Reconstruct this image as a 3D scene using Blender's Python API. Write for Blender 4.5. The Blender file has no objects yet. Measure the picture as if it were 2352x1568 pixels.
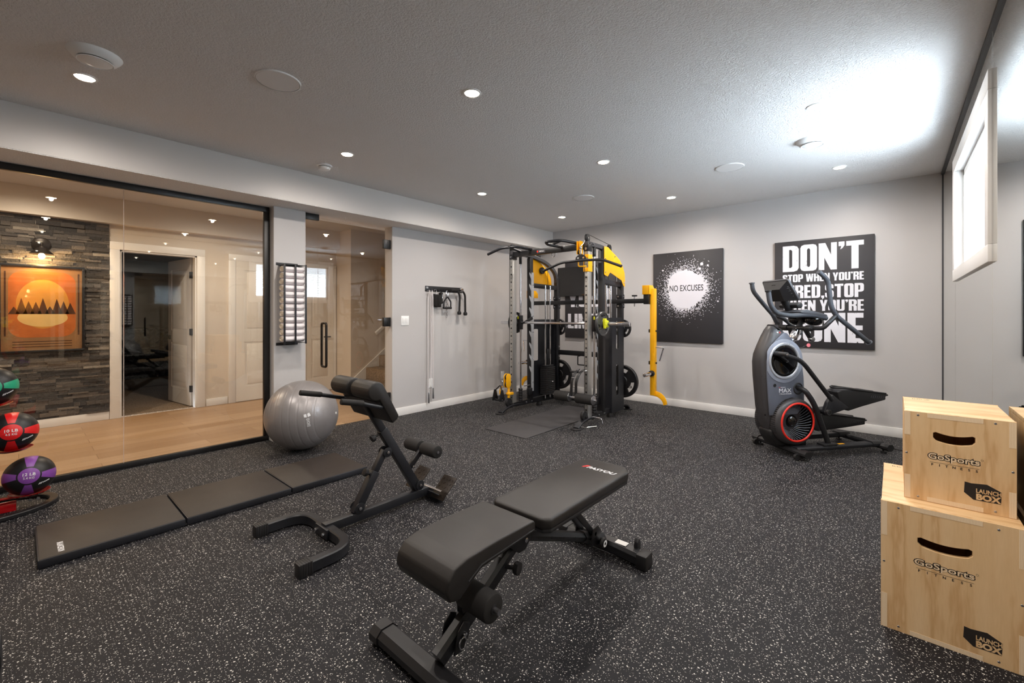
import bpy, bmesh, math, random
from mathutils import Vector, Matrix
from math import sin, cos, pi, radians, atan2, hypot

# ------------------------------------------------------------------ camera, world, light, exposure
scene = bpy.context.scene
COL = scene.collection
W, H = 2352, 1568
FPX = 998.0
YAW = atan2(879.0, 998.0)
cam_d = bpy.data.cameras.new('camera')
cam_d.sensor_width = 36.0
cam_d.lens = 36.0 * FPX / W
cam_d.shift_y = -(784.0 - 722.0) / W
cam_d.clip_start = 0.05
cam = bpy.data.objects.new('camera', cam_d)
COL.objects.link(cam)
cam.location = (0, 0, 1.26)
cam.rotation_euler = (pi / 2, 0, YAW)
scene.camera = cam

scene.view_settings.view_transform = 'Standard'
scene.view_settings.look = 'None'
scene.view_settings.gamma = 1.0
scene.view_settings.use_curve_mapping = False
scene.view_settings.exposure = 0.95
scene.cycles.max_bounces = 10
scene.cycles.diffuse_bounces = 5
scene.cycles.glossy_bounces = 6
scene.cycles.transmission_bounces = 4
scene.cycles.transparent_max_bounces = 16
scene.cycles.sample_clamp_indirect = 4.0
scene.cycles.blur_glossy = 1.0
scene.cycles.use_denoising = True

world = bpy.data.worlds.new('sky')
scene.world = world
world.use_nodes = True
wn = world.node_tree.nodes['Background']
wn.inputs[0].default_value = (0.75, 0.86, 1.0, 1)
wn.inputs[1].default_value = 5.0

CEIL = 2.645            # ceiling height
SOF = 2.343             # underside of the bulkhead
XL = -4.63              # left wall face
XS = -4.325             # bulkhead face
XR = 0.352              # mirror face
YB = 5.955              # back wall face
YF = -2.6               # wall behind the camera
XH = -7.1               # far wall of the hallway
WARM = (1.0, 0.93, 0.87)
POT_W = 28.0
POTS = [(x, y) for y in (0.255, 1.875, 3.51, 5.105) for x in (-3.55, -1.985, -0.39)]
HALL_POTS = [(-6.25, 0.09), (-6.0, 1.75), (-6.25, -1.5)]  # first lamp is seen; the other two are added to light the hall


def lamp(name, kind, loc, energy, color, rot=(0, 0, 0), **kw):
    d = bpy.data.lights.new(name, kind)
    d.energy = energy
    d.color = color
    for k, v in kw.items():
        setattr(d, k, v)
    o = bpy.data.objects.new(name, d)
    COL.objects.link(o)
    o.location = loc
    o.rotation_euler = rot
    return o


# daylight: the bright sky standing outside the basement window
lamp('window_daylight', 'AREA', (0.615, 3.95, 1.55), 150.0, (0.72, 0.86, 1.0), (0, radians(90 + 9), 0),
     shape='RECTANGLE', size=1.3, size_y=2.4)
for i, (x, y) in enumerate(POTS):
    lamp('pot_glow', 'SPOT', (x, y, CEIL - 0.022), POT_W, WARM, spot_size=radians(176), spot_blend=0.9, shadow_soft_size=0.018)
for x, y in HALL_POTS:
    lamp('hall_pot_glow', 'SPOT', (x, y, CEIL - 0.022), 38.0, (1.0, 0.85, 0.69), spot_size=radians(168), spot_blend=0.8, shadow_soft_size=0.018)


# ------------------------------------------------------------------ materials
def lin(c):
    return tuple((v / 255.0 / 12.92) if v / 255.0 <= 0.04045 else ((v / 255.0 + 0.055) / 1.055) ** 2.4 for v in c) + (1.0,)


class NT:
    """small helper around a material's node tree"""
    def __init__(self, name):
        self.m = bpy.data.materials.new(name)
        self.m.use_nodes = True
        self.t = self.m.node_tree
        self.b = self.t.nodes['Principled BSDF']
        self.out = self.t.nodes['Material Output']

    def n(self, kind, **kw):
        nd = self.t.nodes.new(kind)
        for k, v in kw.items():
            if k.startswith('i_'):
                nd.inputs[k[2:].replace('_', ' ')].default_value = v
            else:
                setattr(nd, k, v)
        return nd

    def l(self, a, b):
        self.t.links.new(a, b)

    def math(self, op, a, b=None, c=None):
        nd = self.n('ShaderNodeMath', operation=op)
        for i, v in enumerate((a, b, c)):
            if v is None:
                continue
            if hasattr(v, 'links'):
                self.l(v, nd.inputs[i])
            else:
                nd.inputs[i].default_value = v
        return nd.outputs[0]

    def mix(self, fac, a, b):
        nd = self.n('ShaderNodeMix', data_type='RGBA')
        for s, v in ((nd.inputs['Factor'], fac), (nd.inputs[6], a), (nd.inputs[7], b)):
            if hasattr(v, 'links'):
                self.l(v, s)
            else:
                s.default_value = v
        return nd.outputs[2]

    def ramp(self, src, stops):
        nd = self.n('ShaderNodeValToRGB')
        el = nd.color_ramp.elements
        while len(el) < len(stops):
            el.new(0.5)
        for e, (p, c) in zip(el, stops):
            e.position = p
            e.color = c if len(c) == 4 else tuple(c) + (1,)
        self.l(src, nd.inputs[0])
        return nd.outputs[0]

    def coord(self, scale=None, kind='Object'):
        tc = self.n('ShaderNodeTexCoord').outputs[kind]
        if scale is None:
            return tc
        mp = self.n('ShaderNodeMapping')
        mp.inputs['Scale'].default_value = scale
        self.l(tc, mp.inputs[0])
        return mp.outputs[0]

    def noise(self, co, scale, detail=2, rough=0.5):
        nd = self.n('ShaderNodeTexNoise')
        nd.inputs['Scale'].default_value = scale
        nd.inputs['Detail'].default_value = detail
        nd.inputs['Roughness'].default_value = rough
        self.l(co, nd.inputs['Vector'])
        return nd

    def bump(self, h, strength, dist):
        nd = self.n('ShaderNodeBump')
        nd.inputs['Strength'].default_value = strength
        nd.inputs['Distance'].default_value = dist
        self.l(h, nd.inputs['Height'])
        self.l(nd.outputs[0], self.b.inputs['Normal'])


def mat(name, col, rough=0.5, metal=0.0, bump=0.0, bscale=300.0, var=0.0, vscale=8.0, spec=0.5, coat=0.0):
    k = NT(name)
    c = lin(col)
    k.b.inputs['Base Color'].default_value = c
    k.b.inputs['Roughness'].default_value = rough
    k.b.inputs['Metallic'].default_value = metal
    k.b.inputs['Specular IOR Level'].default_value = spec
    k.b.inputs['Coat Weight'].default_value = coat
    co = k.coord()
    ns = k.noise(co, vscale, 3)
    if var:
        d = tuple(v * (1 - var) for v in c[:3]) + (1,)
        u = tuple(min(1, v * (1 + var)) for v in c[:3]) + (1,)
        k.l(k.mix(ns.outputs[0], d, u), k.b.inputs['Base Color'])
    else:
        rr = k.math('MULTIPLY_ADD', ns.outputs[0], 0.08, rough - 0.04)
        k.l(rr, k.b.inputs['Roughness'])
    if bump:
        k.bump(k.noise(co, bscale, 2).outputs[0], bump, 0.001)
    return k.m


def emit(name, col, strength):
    k = NT(name)
    k.b.inputs['Base Color'].default_value = (0.8, 0.8, 0.8, 1)
    k.b.inputs['Emission Color'].default_value = tuple(col) + (1,)
    k.b.inputs['Emission Strength'].default_value = strength
    return k.m


def glass_mat(name, tint, ior=1.6):
    k = NT(name)
    tr = k.n('ShaderNodeBsdfTransparent')
    tr.inputs[0].default_value = tuple(tint) + (1,)
    gl = k.n('ShaderNodeBsdfGlossy')
    gl.inputs['Roughness'].default_value = 0.0
    gl.inputs['Color'].default_value = (1, 1, 1, 1)
    ge = k.n('ShaderNodeNewGeometry')
    dt = k.n('ShaderNodeVectorMath', operation='DOT_PRODUCT')
    k.l(ge.outputs['Incoming'], dt.inputs[0])
    k.l(ge.outputs['Normal'], dt.inputs[1])
    r0 = ((ior - 1) / (ior + 1)) ** 2
    om = k.math('SUBTRACT', 1.0, k.math('ABSOLUTE', dt.outputs['Value']))
    fr = k.math('MULTIPLY_ADD', k.math('POWER', om, 5.0), 1.0 - r0, r0)
    mx = k.n('ShaderNodeMixShader')
    k.l(fr, mx.inputs[0])
    k.l(tr.outputs[0], mx.inputs[1])
    k.l(gl.outputs[0], mx.inputs[2])
    k.l(mx.outputs[0], k.out.inputs[0])
    k.t.nodes.remove(k.b)
    return k.m


def rubber_floor():
    k = NT('speckled_rubber')
    co = k.coord()
    wob = k.noise(co, 160, 2)
    vm = k.n('ShaderNodeVectorMath', operation='MULTIPLY_ADD')
    vm.inputs[1].default_value = (0.012, 0.012, 0.0)
    k.l(wob.outputs['Color'], vm.inputs[0])
    k.l(co, vm.inputs[2])
    masks = []
    for sc, thr, keep in ((58.0, 0.0022, 0.52), (92.0, 0.0015, 0.38), (165.0, 0.0009, 0.25)):
        vo = k.n('ShaderNodeTexVoronoi', voronoi_dimensions='2D')
        vo.inputs['Scale'].default_value = sc
        k.l(vm.outputs[0], vo.inputs['Vector'])
        sep = k.n('ShaderNodeSeparateColor')
        k.l(vo.outputs['Color'], sep.inputs[0])
        size = k.math('MULTIPLY_ADD', sep.outputs[0], thr * 0.9 * sc, thr * 0.35 * sc)
        inside = k.math('LESS_THAN', vo.outputs['Distance'], size)
        kp = k.math('LESS_THAN', sep.outputs[1], keep)
        masks.append(k.math('MULTIPLY', inside, kp))
    mk = k.math('MAXIMUM', k.math('MAXIMUM', masks[0], masks[1]), masks[2])
    big = k.noise(co, 1.3, 3)
    base = k.mix(big.outputs[0], lin((18, 18, 23)), lin((25, 25, 30)))
    fl = k.mix(k.noise(co, 90, 1).outputs[0], lin((172, 168, 164)), lin((244, 240, 234)))
    k.l(k.mix(mk, base, fl), k.b.inputs['Base Color'])
    k.b.inputs['Roughness'].default_value = 0.62
    k.b.inputs['Specular IOR Level'].default_value = 0.28
    k.bump(k.noise(co, 420, 2).outputs[0], 0.35, 0.0015)
    return k.m


def plank_floor():
    k = NT('oak_planks')
    co = k.coord()
    mp = k.n('ShaderNodeMapping')
    mp.inputs['Rotation'].default_value = (0, 0, pi / 2)
    k.l(co, mp.inputs[0])
    br = k.n('ShaderNodeTexBrick')
    br.inputs['Scale'].default_value = 1.0
    br.inputs['Brick Width'].default_value = 1.25
    br.inputs['Row Height'].default_value = 0.18
    br.inputs['Mortar Size'].default_value = 0.0015
    br.inputs['Bias'].default_value = 0.0
    br.offset = 0.37
    br.inputs['Color1'].default_value = lin((204, 172, 138))
    br.inputs['Color2'].default_value = lin((176, 142, 108))
    br.inputs['Mortar'].default_value = lin((112, 82, 56))
    k.l(mp.outputs[0], br.inputs['Vector'])
    g = k.noise(k.coord((28, 1.6, 1)), 2.0, 4, 0.6)
    k.l(k.mix(k.math('MULTIPLY', g.outputs[0], 0.55), br.outputs[0], lin((126, 92, 62))), k.b.inputs['Base Color'])
    k.b.inputs['Roughness'].default_value = 0.38
    return k.m


def paint_wall(name, col, bump=0.12):
    k = NT(name)
    co = k.coord()
    c = lin(col)
    k.b.inputs['Base Color'].default_value = c
    k.b.inputs['Roughness'].default_value = 0.42
    k.b.inputs['Specular IOR Level'].default_value = 0.35
    k.bump(k.noise(co, 180, 2).outputs[0], bump, 0.0008)
    return k.m


def ceiling_mat():
    k = NT('knockdown_ceiling')
    co = k.coord()
    k.b.inputs['Base Color'].default_value = lin((240, 238, 237))
    k.b.inputs['Roughness'].default_value = 0.85
    k.b.inputs['Specular IOR Level'].default_value = 0.2
    a = k.noise(co, 100, 3, 0.55)
    r = k.ramp(a.outputs[0], [(0.42, (0, 0, 0)), (0.56, (1, 1, 1))])
    k.bump(r, 0.95, 0.003)
    return k.m


def stone_mat():
    k = NT('stacked_stone')
    g = k.n('ShaderNodeNewGeometry')
    co = k.coord()
    n1 = k.noise(k.coord((6, 6, 26)), 3.0, 4, 0.65)
    isl = k.ramp(g.outputs['Random Per Island'], [(0.0, lin((46, 43, 42))), (0.35, lin((78, 73, 70))), (0.7, lin((106, 98, 91))), (0.93, lin((124, 114, 105))), (1.0, lin((176, 166, 152)))])
    k.l(k.mix(k.math('MULTIPLY', n1.outputs[0], 0.75), isl, lin((40, 37, 36))), k.b.inputs['Base Color'])
    k.b.inputs['Roughness'].default_value = 0.8
    k.bump(k.noise(co, 45, 4, 0.6).outputs[0], 0.9, 0.012)
    return k.m


def ply_mat(name, axis):
    k = NT(name)
    sc = {'x': (1.1, 9, 9), 'z': (9, 9, 1.1)}[axis]
    w = k.noise(k.coord(sc), 1.6, 4, 0.55)
    rg = k.ramp(w.outputs[0], [(0.3, lin((238, 206, 162))), (0.5, lin((230, 194, 146))), (0.57, lin((212, 170, 120))), (0.62, lin((231, 196, 149)))])
    fine = k.noise(k.coord(tuple(v * 12 for v in sc)), 2.0, 3)
    k.l(k.mix(k.math('MULTIPLY', fine.outputs[0], 0.22), rg, lin((182, 136, 90))), k.b.inputs['Base Color'])
    k.b.inputs['Roughness'].default_value = 0.45
    return k.m


def ply_edge_mat():
    k = NT('plywood_edge')
    co = k.coord((70, 70, 70))
    w = k.n('ShaderNodeTexWave', bands_direction='X')
    w.inputs['Scale'].default_value = 1.2
    w.inputs['Distortion'].default_value = 1.5
    k.l(co, w.inputs['Vector'])
    k.l(k.mix(w.outputs[0], lin((248, 228, 198)), lin((222, 190, 150))), k.b.inputs['Base Color'])
    k.b.inputs['Roughness'].default_value = 0.6
    return k.m


def carpet_mat():
    k = NT('stair_carpet')
    co = k.coord()
    n1 = k.noise(co, 90, 3, 0.7)
    k.l(k.ramp(n1.outputs[0], [(0.35, lin((88, 72, 58))), (0.65, lin((172, 148, 122)))]), k.b.inputs['Base Color'])
    k.b.inputs['Roughness'].default_value = 0.95
    k.bump(n1.outputs[0], 0.8, 0.006)
    return k.m


def quilt_mat():
    k = NT('quilted_black')
    k.b.inputs['Base Color'].default_value = lin((34, 34, 40))
    k.b.inputs['Roughness'].default_value = 0.45
    co = k.coord()
    sp = k.n('ShaderNodeSeparateXYZ')
    k.l(co, sp.inputs[0])
    u = k.math('ABSOLUTE', k.math('SINE', k.math('MULTIPLY', k.math('ADD', sp.outputs[1], sp.outputs[2]), 22.0)))
    v = k.math('ABSOLUTE', k.math('SINE', k.math('MULTIPLY', k.math('SUBTRACT', sp.outputs[1], sp.outputs[2]), 22.0)))
    k.bump(k.math('MINIMUM', u, v), 1.0, 0.05)
    return k.m


def ball_mat(name, col):
    k = NT(name)
    sp = k.n('ShaderNodeSeparateXYZ')
    k.l(k.coord(), sp.inputs[0])
    phi = k.math('ARCTAN2', sp.outputs[1], sp.outputs[0])
    f = k.math('FRACT', k.math('ADD', k.math('DIVIDE', phi, pi / 2), 10.5))
    wedge = k.math('LESS_THAN', k.math('ABSOLUTE', k.math('SUBTRACT', f, 0.5)), 0.17)
    rad = k.math('SQRT', k.math('ADD', k.math('MULTIPLY', sp.outputs[0], sp.outputs[0]), k.math('MULTIPLY', sp.outputs[1], sp.outputs[1])))
    outer = k.math('GREATER_THAN', k.math('DIVIDE', rad, 0.122), 0.46)
    badge = k.math('MULTIPLY', k.math('LESS_THAN', k.math('DIVIDE', rad, 0.122), 0.40), k.math('GREATER_THAN', sp.outputs[2], 0.0))
    mk = k.math('MAXIMUM', k.math('MULTIPLY', wedge, outer), badge)
    k.l(k.mix(mk, lin((24, 24, 26)), lin(col)), k.b.inputs['Base Color'])
    k.b.inputs['Roughness'].default_value = 0.42
    k.bump(k.noise(k.coord(), 320, 2).outputs[0], 0.2, 0.001)
    return k.m


def worn_print(name, col, back, thr=0.37):
    k = NT(name)
    a = k.noise(k.coord(), 17, 7, 0.8)
    m_ = k.math('LESS_THAN', a.outputs[0], thr)
    k.l(k.mix(m_, lin(col), lin(back)), k.b.inputs['Base Color'])
    k.b.inputs['Roughness'].default_value = 0.55
    return k.m


def foam_mat(name, col):
    return mat(name, col, 0.75, bump=0.35, bscale=500)


MT = dict(
    floor=rubber_floor(), plank=plank_floor(), ceil=ceiling_mat(), stone=stone_mat(), carpet=carpet_mat(), quilt=quilt_mat(),
    wall=paint_wall('gray_wall_paint', (192, 189, 188)), soffit=paint_wall('bulkhead_paint', (210, 206, 203)), hall=paint_wall('hall_paint', (214, 202, 188)),
    trim=mat('white_trim_paint', (232, 229, 226), 0.4), door=mat('white_door_paint', (226, 220, 212), 0.42),
    black=mat('black_powder_coat', (23, 23, 26), 0.38, bump=0.15, bscale=900), satin=mat('satin_black_steel', (28, 29, 34), 0.42, bump=0.12, bscale=900),
    gray=mat('dark_gray_steel', (66, 66, 70), 0.45), frameblk=mat('black_aluminium', (20, 19, 20), 0.4),
    chrome=mat('chrome', (222, 222, 226), 0.12, 1.0), steel=mat('brushed_steel', (172, 172, 176), 0.3, 1.0), bolt=mat('zinc_bolt', (196, 197, 202), 0.22, 1.0),
    holed=mat('nickel_upright', (184, 182, 178), 0.32, 0.75), ladder=mat('zinc_ladder', (196, 198, 202), 0.36, 0.45), yellow=mat('yellow_powder_coat', (250, 178, 8), 0.4), lime=mat('lime_plastic', (226, 226, 40), 0.45),
    rubber=mat('black_rubber', (27, 26, 28), 0.55), foam=foam_mat('black_foam', (26, 24, 24)), vinyl=mat('black_vinyl', (30, 27, 26), 0.48, bump=0.25, bscale=700),
    vinyl2=mat('mat_vinyl', (44, 37, 33), 0.55, bump=0.2, bscale=600), vinylside=mat('mat_side_vinyl', (30, 31, 37), 0.45, bump=0.25, bscale=90),
    grip=mat('gray_grip', (70, 73, 80), 0.6), shroud=mat('charcoal_plastic', (62, 60, 62), 0.4), silver=mat('silver_plastic', (150, 155, 168), 0.36, 0.15), ringsilver=mat('ring_silver', (196, 199, 206), 0.28, 0.35),
    pearl=mat('graphite_plastic', (104, 108, 120), 0.38, 0.2), gloss=mat('gloss_black', (12, 12, 14), 0.08, coat=0.6), dark=mat('dark_plastic', (28, 28, 31), 0.5),
    red=mat('red_ring', (226, 44, 30), 0.35), redpaint=mat('red_gloss_paint', (176, 14, 20), 0.22, coat=0.5), pink=mat('pink_tag', (228, 120, 130), 0.5),
    white=mat('white_plastic', (246, 246, 245), 0.45), print=mat('white_print', (226, 226, 228), 0.6), ink=mat('black_ink', (34, 26, 22), 0.7), redink=mat('red_ink', (206, 40, 36), 0.6),
    canvas=mat('black_canvas', (48, 46, 49), 0.6, bump=0.2, bscale=900), canvasedge=mat('canvas_edge', (196, 178, 166), 0.7),
    worn=worn_print('worn_white_print', (226, 225, 232), (48, 46, 49)), splat=mat('white_splatter', (224, 222, 230), 0.6),
    plyx=ply_mat('plywood_face', 'z'), plytop=ply_mat('plywood_top', 'x'), plyedge=ply_edge_mat(), hole=mat('box_inside', (60, 36, 22), 0.9),
    towel=mat('white_terry', (236, 230, 232), 0.95, bump=0.8, bscale=260), towelend=mat('cream_terry', (226, 216, 200), 0.95, bump=0.8, bscale=260),
    cord=mat('white_cord', (216, 210, 210), 0.6), blackcord=mat('black_rope', (26, 24, 24), 0.7), ball=mat('gray_ball_vinyl', (150, 146, 146), 0.36, 0.35, bump=0.06, bscale=300),
    speaker=mat('speaker_grille', (236, 234, 233), 0.8, bump=0.3, bscale=1200), glass=glass_mat('clear_glass', (0.97, 0.97, 0.95)),
    bulbglass=glass_mat('bulb_glass', (0.98, 0.97, 0.95)), mirror=None, pot=emit('lamp_disc', (1.0, 0.76, 0.50), 60.0), bulb=emit('filament', (1.0, 0.7, 0.35), 60.0),
    amber=mat('poster_amber', (232, 160, 70), 0.5, var=0.35, vscale=5), paper=mat('poster_brown', (160, 116, 76), 0.5, var=0.2, vscale=6), pale=mat('poster_pale', (240, 200, 130), 0.5, var=0.15),
    umber=mat('poster_umber', (84, 46, 20), 0.5, var=0.3, vscale=14), bronze=mat('dark_bronze', (40, 33, 28), 0.4, 0.5), pict=mat('poster_orange', (206, 112, 46), 0.5, var=0.3, vscale=9),
    tray=mat('gray_tray', (74, 76, 82), 0.35), label=mat('paper_label', (214, 212, 208), 0.6), plate=mat('cast_gray_plate', (74, 75, 77), 0.36, 0.4), plateblk=mat('black_plate_rubber', (30, 29, 31), 0.42),
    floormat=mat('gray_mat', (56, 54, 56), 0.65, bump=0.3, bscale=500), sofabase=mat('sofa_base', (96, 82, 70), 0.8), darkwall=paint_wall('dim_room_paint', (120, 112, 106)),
)
_k = NT('mirror_silver')
_k.b.inputs['Base Color'].default_value = (0.80, 0.83, 0.82, 1)
_k.b.inputs['Metallic'].default_value = 1.0
_k.b.inputs['Roughness'].default_value = 0.0
MT['mirror'] = _k.m
_k = NT('translucent_slats')
_tr = _k.n('ShaderNodeBsdfTranslucent')
_tr.inputs[0].default_value = (0.9, 0.92, 0.95, 1)
_df = _k.n('ShaderNodeBsdfDiffuse')
_df.inputs[0].default_value = (0.9, 0.92, 0.95, 1)
_mx = _k.n('ShaderNodeMixShader')
_mx.inputs[0].default_value = 0.35
_k.l(_tr.outputs[0], _mx.inputs[1])
_k.l(_df.outputs[0], _mx.inputs[2])
_k.l(_mx.outputs[0], _k.out.inputs[0])
MT['slats'] = _k.m


# ------------------------------------------------------------------ mesh building
def V(*a):
    return Vector(a[0]) if len(a) == 1 else Vector(a)


def fillet(pts, r, k=5):
    """round the inner corners of a polyline"""
    pts = [V(p) for p in pts]
    out = [pts[0]]
    for i in range(1, len(pts) - 1):
        a, b, c = pts[i - 1], pts[i], pts[i + 1]
        d1, d2 = (a - b), (c - b)
        rr = min(r, d1.length * 0.49, d2.length * 0.49)
        p, q = b + d1.normalized() * rr, b + d2.normalized() * rr
        for j in range(k + 1):
            t = j / k
            out.append(p * (1 - t) ** 2 + b * 2 * t * (1 - t) + q * t * t)
    out.append(pts[-1])
    return out


def frame_of(axis, up=None):
    z = V(axis).normalized()
    u = V(up) if up is not None else (V(0, 0, 1) if abs(z.z) < 0.9 else V(0, 1, 0))
    x = u.cross(z)
    if x.length < 1e-6:
        x = V(1, 0, 0).cross(z)
    x.normalize()
    return x, z.cross(x), z


class MB:
    def __init__(self, M=None):
        self.bm = bmesh.new()
        self.M = M

    def _merge(self, bm2, M=None):
        if M is not None:
            bm2.transform(M)
        me = bpy.data.meshes.new('tmp')
        bm2.to_mesh(me)
        bm2.free()
        self.bm.from_mesh(me)
        bpy.data.meshes.remove(me)
        return self

    def box(self, c, s, bev=0.0, rot=None, seg=2):
        b = bmesh.new()
        bmesh.ops.create_cube(b, size=1.0, matrix=Matrix.Diagonal((s[0], s[1], s[2], 1)))
        if bev:
            bmesh.ops.bevel(b, geom=b.edges[:], offset=min(bev, min(s) * 0.49), segments=seg, profile=0.5, affect='EDGES')
        M = Matrix.Translation(c)
        if rot is not None:
            M = M @ rot.to_4x4()
        return self._merge(b, M)

    def box2(self, x0, x1, y0, y1, z0, z1, bev=0.0, seg=2):
        return self.box(((x0 + x1) / 2, (y0 + y1) / 2, (z0 + z1) / 2), (abs(x1 - x0), abs(y1 - y0), abs(z1 - z0)), bev, None, seg)

    def beam(self, p0, p1, w, h, bev=0.004, up=None):
        p0, p1 = V(p0), V(p1)
        x, y, z = frame_of(p1 - p0, up)
        R = Matrix((x, y, z)).transposed()
        return self.box((p0 + p1) / 2, (w, h, (p1 - p0).length), bev, R)

    def _sweep(self, pts, prof, closed=False, cap=True, up=None, radii=None):
        pts = [V(p) for p in pts]
        n = len(pts)
        tan = []
        for i in range(n):
            if closed:
                t = pts[(i + 1) % n] - pts[i - 1]
            elif i == 0:
                t = pts[1] - pts[0]
            elif i == n - 1:
                t = pts[-1] - pts[-2]
            else:
                t = (pts[i + 1] - pts[i]).normalized() + (pts[i] - pts[i - 1]).normalized()
            tan.append(t.normalized())
        x, y, _ = frame_of(tan[0], up)
        rings = []
        for i in range(n):
            t = tan[i]
            if up is not None:
                x, y, _ = frame_of(t, up)
            else:
                x = (x - t * x.dot(t)).normalized()
                y = t.cross(x)
            s = radii[i] if radii else 1.0
            k = 1.0
            rings.append([self.bm.verts.new(pts[i] + x * (a * s * k) + y * (b * s * k)) for a, b in prof])
        m = len(prof)
        rng = range(n) if closed else range(n - 1)
        for i in rng:
            r0, r1 = rings[i], rings[(i + 1) % n]
            for j in range(m):
                self.bm.faces.new((r0[j], r0[(j + 1) % m], r1[(j + 1) % m], r1[j]))
        if cap and not closed:
            self.bm.faces.new(rings[0][::-1])
            self.bm.faces.new(rings[-1])
        return self

    def tube(self, pts, r, n=12, closed=False, radii=None):
        return self._sweep(pts, [(r * cos(2 * pi * j / n), r * sin(2 * pi * j / n)) for j in range(n)], closed, True, None, radii)

    def rsweep(self, pts, w, h, bev=0.006, up=(0, 0, 1), closed=False):
        a, b, c = w / 2, h / 2, bev
        prof = [(-a + c, -b), (a - c, -b), (a, -b + c), (a, b - c), (a - c, b), (-a + c, b), (-a, b - c), (-a, -b + c)]
        return self._sweep(pts, prof, closed, True, up)

    def cyl(self, p0, p1, r, r2=None, n=24, bev=0.0):
        r2 = r if r2 is None else r2
        p0, p1 = V(p0), V(p1)
        L = (p1 - p0).length
        if bev:
            b = min(bev, r * 0.6, L * 0.4)
            return self.lathe([(0, 0), (r - b, 0), (r - b * 0.3, b * 0.3), (r, b), (r2, L - b), (r2 - b * 0.3, L - b * 0.3), (r2 - b, L), (0, L)], p0, p1 - p0, n)
        return self.lathe([(0, 0), (r, 0), (r2, L), (0, L)], p0, p1 - p0, n)

    def lathe(self, prof, origin, axis=(0, 0, 1), n=32, up=None):
        x, y, z = frame_of(axis, up)
        o = V(origin)
        rings = []
        for r, h in prof:
            if r < 1e-6:
                rings.append([self.bm.verts.new(o + z * h)])
            else:
                rings.append([self.bm.verts.new(o + z * h + x * (r * cos(2 * pi * j / n)) + y * (r * sin(2 * pi * j / n))) for j in range(n)])
        for a, b in zip(rings, rings[1:]):
            for j in range(n):
                k = (j + 1) % n
                if len(a) == 1 and len(b) == 1:
                    continue
                if len(a) == 1:
                    self.bm.faces.new((a[0], b[k], b[j]))
                elif len(b) == 1:
                    self.bm.faces.new((a[j], a[k], b[0]))
                else:
                    self.bm.faces.new((a[j], a[k], b[k], b[j]))
        return self

    def ball(self, c, r, n=24, scale=(1, 1, 1)):
        b = bmesh.new()
        bmesh.ops.create_uvsphere(b, u_segments=n, v_segments=max(6, n // 2), radius=r)
        return self._merge(b, Matrix.Translation(c) @ Matrix.Diagonal(tuple(scale) + (1,)))

    def prism(self, poly, o, ex, ey, t, bev=0.0, seg=2):
        """polygon (u,v) in the plane o + u ex + v ey, pushed by the vector t"""
        o, ex, ey, t = V(o), V(ex), V(ey), V(t)
        b = bmesh.new()
        A = [b.verts.new(o + ex * u + ey * v) for u, v in poly]
        B = [b.verts.new(o + ex * u + ey * v + t) for u, v in poly]
        b.faces.new(A[::-1])
        b.faces.new(B)
        m = len(poly)
        for i in range(m):
            b.faces.new((A[i], A[(i + 1) % m], B[(i + 1) % m], B[i]))
        bmesh.ops.recalc_face_normals(b, faces=b.faces[:])
        if bev:
            bmesh.ops.bevel(b, geom=b.edges[:], offset=bev, segments=seg, profile=0.5, affect='EDGES', clamp_overlap=True)
        return self._merge(b)

    def holed(self, loops, o, ex, ey, thick, bev=0.0):
        """flat plate with holes: first loop outer, the others cut out; centred on the plane"""
        cu = bpy.data.curves.new('tmp', 'CURVE')
        cu.dimensions = '2D'
        cu.fill_mode = 'BOTH'
        cu.extrude = max(0.0, thick / 2 - bev)
        cu.bevel_depth = bev
        cu.bevel_resolution = 1
        for lp in loops:
            sp = cu.splines.new('POLY')
            sp.points.add(len(lp) - 1)
            for p, (u, v) in zip(sp.points, lp):
                p.co = (u, v, 0, 1)
            sp.use_cyclic_u = True
        ob = bpy.data.objects.new('tmp', cu)
        me = bpy.data.meshes.new_from_object(ob)
        ex, ey = V(ex).normalized(), V(ey).normalized()
        ez = ex.cross(ey)
        M = Matrix((ex, ey, ez)).transposed().to_4x4()
        M.translation = V(o)
        me.transform(M)
        self.bm.from_mesh(me)
        bpy.data.meshes.remove(me)
        bpy.data.objects.remove(ob)
        bpy.data.curves.remove(cu)
        return self

    def text(self, s, o, ex, ey, w=None, h=None, depth=0.0006, bold=0.0, shear=0.0, space=1.0, ref=False):
        """lettering fitted into w x h, centred at o"""
        cu = bpy.data.curves.new('tmp', 'FONT')
        cu.body = s
        cu.offset = bold
        cu.shear = shear
        cu.space_character = space
        cu.resolution_u = 3
        ob = bpy.data.objects.new('tmp', cu)
        me = bpy.data.meshes.new_from_object(ob)
        bpy.data.objects.remove(ob)
        bpy.data.curves.remove(cu)
        xs = [v.co.x for v in me.vertices]
        ys = [v.co.y for v in me.vertices]
        if not xs:
            return self
        cx, cy = (min(xs) + max(xs)) / 2, (min(ys) + max(ys)) / 2
        sw, sh = max(xs) - min(xs), max(ys) - min(ys)
        if ref:
            sw -= 2 * bold
            sh -= 2 * bold
        kx = w / sw if w else h / sh
        ky = h / sh if h else kx
        ex, ey = V(ex).normalized(), V(ey).normalized()
        ez = ex.cross(ey)
        b = bmesh.new()
        b.from_mesh(me)
        bpy.data.meshes.remove(me)
        for v in b.verts:
            v.co = V(o) + ex * ((v.co.x - cx) * kx) + ey * ((v.co.y - cy) * ky)
        if depth:
            r = bmesh.ops.extrude_face_region(b, geom=b.faces[:])
            for g in r['geom']:
                if isinstance(g, bmesh.types.BMVert):
                    g.co += ez * depth
        return self._merge(b)

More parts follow.
